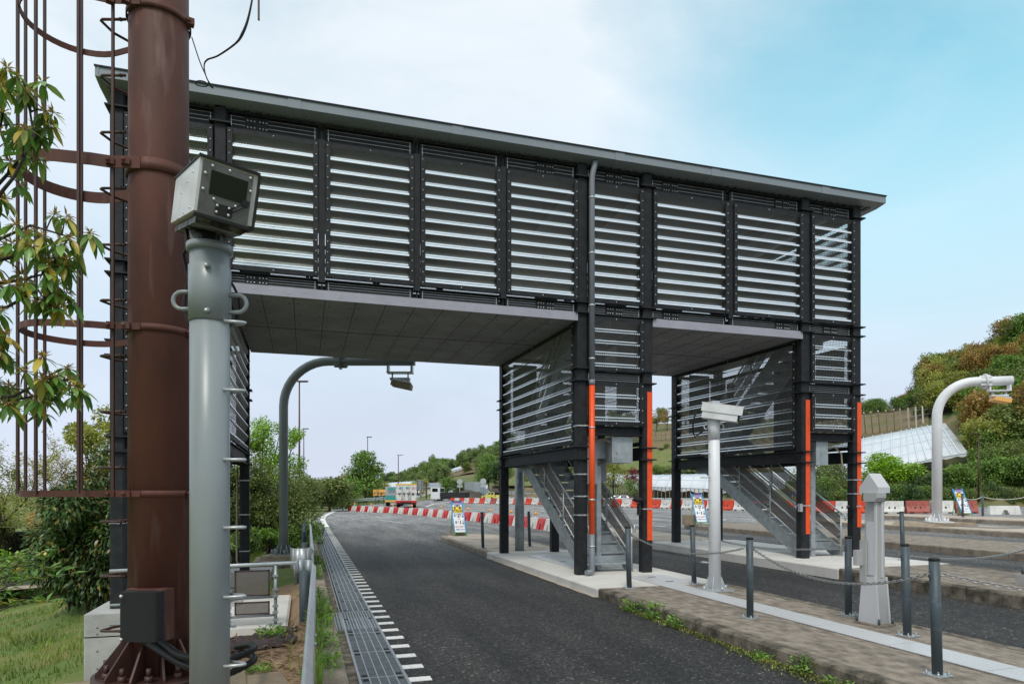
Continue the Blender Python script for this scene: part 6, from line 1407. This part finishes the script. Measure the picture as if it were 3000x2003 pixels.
# hedge between the left tower and the road, beyond the gooseneck pole
p = D(800, 21.5); bush('broadleaf_bush', 'shrub', 'large glossy olive-green bush behind the gooseneck pole on the left', (p.x, p.y, 0), rb(16, (-.1, 0, 1.5), (.85, .8, .9), (.4, .7)) + [(0, 0, 1.2, 1.1, 1, 1.2)], 'lf_mixed', 15000, .095, .05)
p = D(880, 25); bush('broadleaf_bush', 'shrub', 'rounded olive bush right of the gooseneck pole, leaning over the guardrail', (p.x, p.y, 0), rb(14, (-.2, 0, 1.3), (.55, .8, .8), (.35, .6)) + [(-.1, 0, 1.0, .9, .9, 1.0)], 'lf_mixed', 12000, .10, .05)
p = D(760, 27); bush('pale_tree', 'tree', 'light green feathery tree rising above the bush left of the gooseneck pole', (p.x, p.y, 0), rb(14, (.6, 0, 3.3), (.9, .8, 1.0), (.3, .6)) + [(.7, 0, 2.5, .9, .9, 1.2)], 'lf_bright', 7000, .11, .06, shell=.3)
p = D(700, 22); bush('evergreen_shrub', 'shrub', 'dark evergreen shrub behind the rear leg of the left tower', (p.x, p.y, -.2), rb(12, (0, 0, 1.5), (.8, .5, 1.1), (.5, .8)), 'lf_dark', 9000, .12, .06)
p = D(880, 15.5)
for k, (px, d, s) in enumerate(((885, 20.5, .42), (900, 14.5, .2), (700, 18.5, .4), (905, 22, .35), (800, 20, .32))):
    p = D(px, d); bush('low_shrub', 'shrub', ['knee-high shrub at the pole footing right side', 'small weedy shrub behind the curled rail end', 'ragged shrub behind the left tower foot', 'shrub growing through the far guardrail', 'ferny green shrub behind the pole footing'][k], (p.x, p.y, -.05), rb(7, (0, 0, .5 * s * 2), (s, s * .8, s * .7), (.2 * s + .08, .35 * s + .1)), 'lf_weed' if k in (1, 4) else 'lf_green', 1600, .09, .04)
# big evergreen behind the mast on the left
p = D(300, 16.5); bush('evergreen_bush', 'shrub', 'big dark evergreen bush with orange young shoots behind the brown mast', (p.x, p.y, -1.2), rb(30, (0, 0, 1.75), (1.2, .8, 1.25), (.4, .7)) + [(0, .3, 1.4, 1.4, 1.0, 1.5)], 'lf_darkor', 26000, .15, .055, hang=.5)
p = D(470, 19); bush('evergreen_bush', 'shrub', 'dark evergreen bush between the mast and the grey camera pole', (p.x, p.y, -1), rb(16, (0, 0, 2.3), (1.1, .8, 1.6), (.5, .8)), 'lf_darkor', 12000, .15, .055, hang=.5)
p = D(300, 21); bush('yellow_tree', 'tree', 'yellow-green tree top rising behind the dark bush left of the front column', (p.x, p.y, -1), rb(12, (0, 0, 4.2), (.75, .6, .9), (.3, .5)) + [(.3, 0, 3.2, 1, .8, .9)], 'lf_yellow', 6500, .13, .07)
p = D(330, 18); bush('orange_shrub', 'shrub', 'orange and yellow shoots on top of the dark evergreen bush', (p.x, p.y, -.6), rb(10, (-.2, 0, 2.5), (.9, .5, .3), (.2, .35)), 'lf_brown', 2200, .12, .05)
p = D(215, 17.5); bush('russet_shrub', 'shrub', 'russet shrub between the thin yellow tree and the dark bush', (p.x, p.y, -1.4), rb(8, (-.2, 0, 2.3), (.45, .4, .5), (.25, .4)), 'lf_brown', 2000, .10, .04)
# thin tree with pale spring leaves at the left edge
def thin_tree(loc, label, h, spread, n, lf, seed):
    rg = random.Random(seed); t = root('thin_tree', loc, label, 'tree'); m = MB(); lv = MB()
    def branch(p, d, ln, r, dep):
        q = p; pts = [p]; dd = d
        for k in range(4): dd = (dd + Vector((rg.uniform(-.25, .25), rg.uniform(-.25, .25), rg.uniform(-.08, .2)))).normalized(); q = q + dd * ln / 4; pts.append(q)
        m.tube(pts, [r, r * .9, r * .75, r * .6, r * .45], 5)
        if dep == 0:
            for k in range(n):
                s = pts[1 + k % 4].lerp(pts[k % 4], rg.random()) + Vector((rg.uniform(-.25, .25), rg.uniform(-.25, .25), rg.uniform(-.2, .25))); lv.leaf(s, (rg.uniform(-1, 1), rg.uniform(-1, 1), rg.uniform(-.6, .6)), (rg.uniform(-.5, .5), rg.uniform(-.5, .5), 1), rg.uniform(.10, .19), rg.uniform(.055, .09))
            return
        for k in range(4 if dep > 1 else 5):
            a = rg.uniform(0, 6.28); e = (dd * .7 + Vector((math.cos(a), math.sin(a), rg.uniform(-.1, .6))) * spread).normalized(); branch(pts[1 + k % 4], e, ln * rg.uniform(.55, .75), r * .5, dep - 1)
    branch(Vector((0, 0, -.5)), Vector((.05, 0, 1)), h * .55, .11, 3)
    m.build('trunk', 'bark', t, world=False); lv.build('crown', lf, t, world=False); return t
p = D(30, 33); thin_tree((p.x, p.y, -3.6), 'thin open tree with pale yellow-green spring leaves at the left edge', 10.5, .75, 110, 'lf_yellow', 3)
p = D(-90, 34); thin_tree((p.x, p.y, -3.6), 'second thin spring tree half outside the left edge', 10, .75, 90, 'lf_yellow', 9)
p = D(150, 38); thin_tree((p.x, p.y, -3.6), 'thin russet tree behind the pale spring tree', 9, .7, 45, 'lf_brown', 5)
for k, (px, d, s, lf, lab) in enumerate(((40, 26, 2.2, 'lf_green', 'green bush down by the lower road, far left'), (150, 30, 2.4, 'lf_bright', 'lighter green bush below the lower road'), (-80, 24, 2.4, 'lf_mixed', 'olive bush outside the left edge'), (230, 34, 2.6, 'lf_green', 'green bush beyond the lower pavement'))):
    p = D(px, d); bush('bank_bush', 'shrub', lab, (p.x, p.y, -3.2), rb(10, (0, 0, 1.2), (s * .7, s * .5, .6), (.6, 1.0)), lf, 4500, .16, .08)
# glossy leafy twigs low at the left edge
t = root('glossy_shrub', D(30, 7.5, 1780), 'glossy long-leaved shrub tips at the lower left edge', 'shrub'); m = MB(); lv = MB(); rg = random.Random(4)
for k in range(22):
    a = D(rg.uniform(-160, 40), 7.5 + rg.uniform(-.5, .5), rg.uniform(1660, 1800)); b = a + RVv * rg.uniform(.2, .85) + Vector((0, 0, rg.uniform(-.05, .38))) + FW * rg.uniform(-.2, .2)
    m.tube([a, a.lerp(b, .5) + Vector((0, 0, .05)), b], [.007, .005, .003], 5)
    for j in range(15):
        q = a.lerp(b, rg.uniform(.3, 1.0)); an = rg.uniform(0, 6.28); lv.leaf(q, RVv * math.cos(an) * .8 + FW * math.sin(an) * .6 + Vector((0, 0, rg.uniform(-.1, .6))), (rg.uniform(-.4, .4), rg.uniform(-.4, .4), 1), rg.uniform(.10, .18), rg.uniform(.03, .045))
m.build('twigs', 'bark', t); lv.build('leaves', 'lf_near', t)
# foreground evergreen branches with drooping leaf whorls
t = root('evergreen_tree', D(-420, 3.4, 1500), 'evergreen branches with drooping glossy leaves hanging in at the left edge', 'tree'); m = MB(); lv = MB(); ts = MB(); rg = random.Random(21)
whorls = []
def sprig(pts, n, jit=16):
    P = [D(x, 3.4 + dz, y) for x, y, dz in pts]; m.tube(P, [.010 - .006 * k / (len(P) - 1) for k in range(len(P))], 6)
    for k in range(int(n * 1.05)):
        i = k % (len(P) - 1) if k > 1 else len(P) - 2; q = P[i].lerp(P[i + 1], rg.uniform(.35, 1.0)); e = q + RVv * rg.uniform(-.09, .11) + FW * rg.uniform(-.12, .12) + Vector((0, 0, rg.uniform(-.06, .12))); m.tube([q, q.lerp(e, .5) + Vector((0, 0, .015)), e], [.004, .003, .002], 5); whorls.append(e)
    whorls.append(P[-1])
sprig([(-60, 640, 0), (40, 520, 0), (100, 400, .0), (75, 250, .05)], 12); sprig([(-60, 600, .1), (60, 470, .1), (110, 370, .12)], 7); sprig([(-80, 520, .1), (-10, 430, .1), (10, 330, .1)], 6)
sprig([(-80, 700, .1), (0, 700, 0), (90, 660, 0), (205, 695, .0)], 11); sprig([(-80, 780, 0), (50, 750, .05), (150, 700, .1), (190, 760, .1)], 10); sprig([(-80, 900, .1), (20, 900, 0), (110, 850, 0), (150, 900, .1)], 12); sprig([(-80, 840, 0), (60, 820, .1), (140, 800, 0)], 8)
sprig([(-80, 1000, 0), (-10, 1000, 0), (25, 1060, .0)], 7); sprig([(-80, 1170, 0), (40, 1160, 0), (120, 1120, 0), (205, 1110, .05)], 12); sprig([(-80, 1210, .1), (50, 1170, .1), (150, 1150, .1)], 9); sprig([(-60, 330, .1), (-20, 250, .1), (0, 220, .1)], 3)
for e in whorls:
    n = rg.randint(6, 10); a0 = rg.uniform(0, 6.28)
    for k in range(n):
        a = a0 + 6.28 * k / n + rg.uniform(-.3, .3); d = RVv * math.cos(a) * .75 + FW * math.sin(a) * .75 + Vector((0, 0, rg.uniform(-1.5, -.15)))
        st = e + d.normalized() * .012; l = rg.uniform(.05, .105); w = l * rg.uniform(.32, .44); d.normalize(); nn = Vector((rg.uniform(-.5, .5), rg.uniform(-.5, .5), 1)) + d * -.4
        r_ = d.cross(nn).normalized(); u = r_.cross(d); i = len(lv.v)
        prof = [(.0, .08), (.2, .72), (.45, 1), (.72, .72), (1, .02)]
        for f, s in prof:
            c = st + d * l * f - Vector((0, 0, 1)) * l * .22 * f * f; lv.v += [tuple(c - r_ * w / 2 * s + u * w * .14 * s), tuple(c), tuple(c + r_ * w / 2 * s + u * w * .14 * s)]
        for q in range(4):
            b = i + 3 * q; lv.face((b, b + 1, b + 4, b + 3), 0, True); lv.face((b + 1, b + 2, b + 5, b + 4), 0, True)
    for k in range(rg.randint(12, 20)): d = Vector((rg.uniform(-1, 1), rg.uniform(-1, 1), rg.uniform(-.5, 1))).normalized(); ts.leaf(e, d, (0, 0, 1), rg.uniform(.03, .06), .010)
m.build('twigs', 'bark_d', t); lv.build('leaves', 'lf_near', t); ts.build('flower_tassels', 'lf_tassel', t)
# grass on the bank
mb = MB(); rg = random.Random(5)
for k in range(30000):
    x = -1.3 - rg.random() ** 1.3 * 9; y = rg.uniform(4.0, 24); 
    if -3.3 < x and 9.0 < y < 12.2: continue
    z = left_z(x, y); a = rg.uniform(0, 6.28); h = rg.uniform(.05, .16) * (1 + .5 * math.sin(x * 2) * math.sin(y * 1.3)); w = rg.uniform(.006, .014); b = Vector((x, y, z)); r_ = Vector((math.cos(a), math.sin(a), 0)) * w; l_ = Vector((math.cos(a + 1.3), math.sin(a + 1.3), 0)) * h * rg.uniform(.1, .7)
    i = len(mb.v); mb.v += [tuple(b - r_), tuple(b + r_), tuple(b + l_ + Vector((0, 0, h)))]; mb.face((i, i + 1, i + 2))
tag(mb.build('lawn_grass', 'lf_grass'), 'short green grass on the bank at the lower left', 'grass', kind='stuff')
# weeds along kerbs
def weed(loc, s, n, label, lf='lf_weed', tall=0., grp=None):
    t = MB(); rg2 = random.Random(sum(map(ord, label)))
    for k in range(n):
        a = rg2.uniform(0, 6.28); b = Vector((rg2.uniform(-1, 1) * s * .7, rg2.uniform(-1, 1) * s, rg2.uniform(0, .35 + tall) * s)); t.leaf(b, (math.cos(a), math.sin(a), rg2.uniform(.1, 1.0)), (rg2.uniform(-.5, .5), rg2.uniform(-.5, .5), 1), rg2.uniform(.25, .5) * min(s, .2), rg2.uniform(.10, .2) * min(s, .2))
    for k in range(int(2 + tall * 4)): t.tube([(rg2.uniform(-.3, .3) * s, rg2.uniform(-.3, .3) * s, 0), (rg2.uniform(-.4, .4) * s, rg2.uniform(-.4, .4) * s, (.35 + tall) * s)], .003, 4)
    o = t.build('weed', lf); o.location = loc; return tag(o, label, 'weed', grp)
gw = 'weeds along the kerbs'
for x, y, s, n, tall, lab in ((4.28, 8.3, .16, 90, .5, 'tallest leafy weed at the near island kerb, by the pale concrete'), (4.3, 7.75, .17, 120, .9, 'bushy weed at the near island kerb below the checker plate'), (4.3, 7.2, .15, 90, .4, 'spreading weed farther along the near island kerb'), (4.28, 5.6, .12, 90, .1, 'low clover weed in the kerb gutter before the nearest post'), (4.3, 5.0, .13, 80, .9, 'upright weed in the kerb gutter near the lower right'), (4.3, 4.55, .12, 70, .2, 'low weed at the bottom edge by the near island kerb'),
                         (.16, 8.15, .2, 160, .5, 'dark leafy weed on the left kerb just before the square-mesh grate'), (.1, 9.6, .22, 150, .9, 'grassy weed on the left kerb by the square-mesh grate'), (.2, 6.9, .16, 120, .5, 'broad-leaved weed between guardrail and kerb'), (.2, 6.2, .15, 110, .3, 'leafy weed at the kerb low in the picture'), (.16, 12.5, .2, 120, .6, 'weed at the left kerb beside the curled rail end'), (.18, 15.5, .2, 110, .7, 'weed at the left kerb beyond the curled rail end'), (.2, 21, .25, 130, .9, 'far weed on the left kerb under the bushes'), (9.6, 9.3, .1, 20, .3, 'tiny weed at the second island kerb'), (11.4, 7.6, .2, 60, 1.2, 'grassy tuft on the second island near the right edge'), (.05, 5.2, .14, 110, .2, 'ivy-like weed beside the guardrail at the bottom edge'), (-.35, 7.9, .2, 110, .1, 'ivy patch under the brown sheet'), (-.4, 6.3, .16, 90, .1, 'ivy patch beside the tan block'), (-.62, 12.6, .2, 60, .5, 'sandy patch weed beside the pole footing')):
    z = zr(x) if x > .35 else (.15 if .12 < x else left_z(x, y)); z = .19 if False else z; weed((x, y, z + (.19 if x > 9.2 else 0)), s, n, lab, tall=tall, grp=gw)
mb = MB()
for k in range(4200):
    y = rg.uniform(2.5, 8.6); x = 4.36 - abs(rg.gauss(0, .06)) * (1.6 if 4.3 < y < 6 else 1); mb.leaf((x, y, zr(x) + .003), (rg.uniform(-1, 1), rg.uniform(-1, 1), rg.uniform(.2, 1.4)), (0, 0, 1), rg.uniform(.012, .035), rg.uniform(.008, .016))
tag(mb.build('kerb_moss', 'moss'), 'moss and tiny plants along the foot of the near island kerb', 'moss', kind='stuff')
mb = MB()
for k in range(260):   # long grass blades arching over the drain
    x, y = rg.choice([(.2, 9.5), (.22, 8.2), (.12, 7.2), (.15, 13), (.1, 6.0)]); b = Vector((x + rg.gauss(0, .06), y + rg.gauss(0, .2), .12)); d = Vector((rg.uniform(-.5, .9), rg.uniform(-.6, .6), 0)); h = rg.uniform(.12, .38)
    pts = [b, b + d * h * .3 + Vector((0, 0, h * .7)), b + d * h * .9 + Vector((0, 0, h * .8))]; s = Vector((-d.y, d.x, 0)).normalized() * .006
    mb.quad(pts[0] - s, pts[0] + s, pts[1] + s, pts[1] - s); i = len(mb.v); mb.v += [tuple(pts[1] - s), tuple(pts[1] + s), tuple(pts[2])]; mb.face((i, i + 1, i + 2))
tag(mb.build('verge_grass', 'lf_weed'), 'long grass blades along the left kerb', 'grass', kind='stuff')
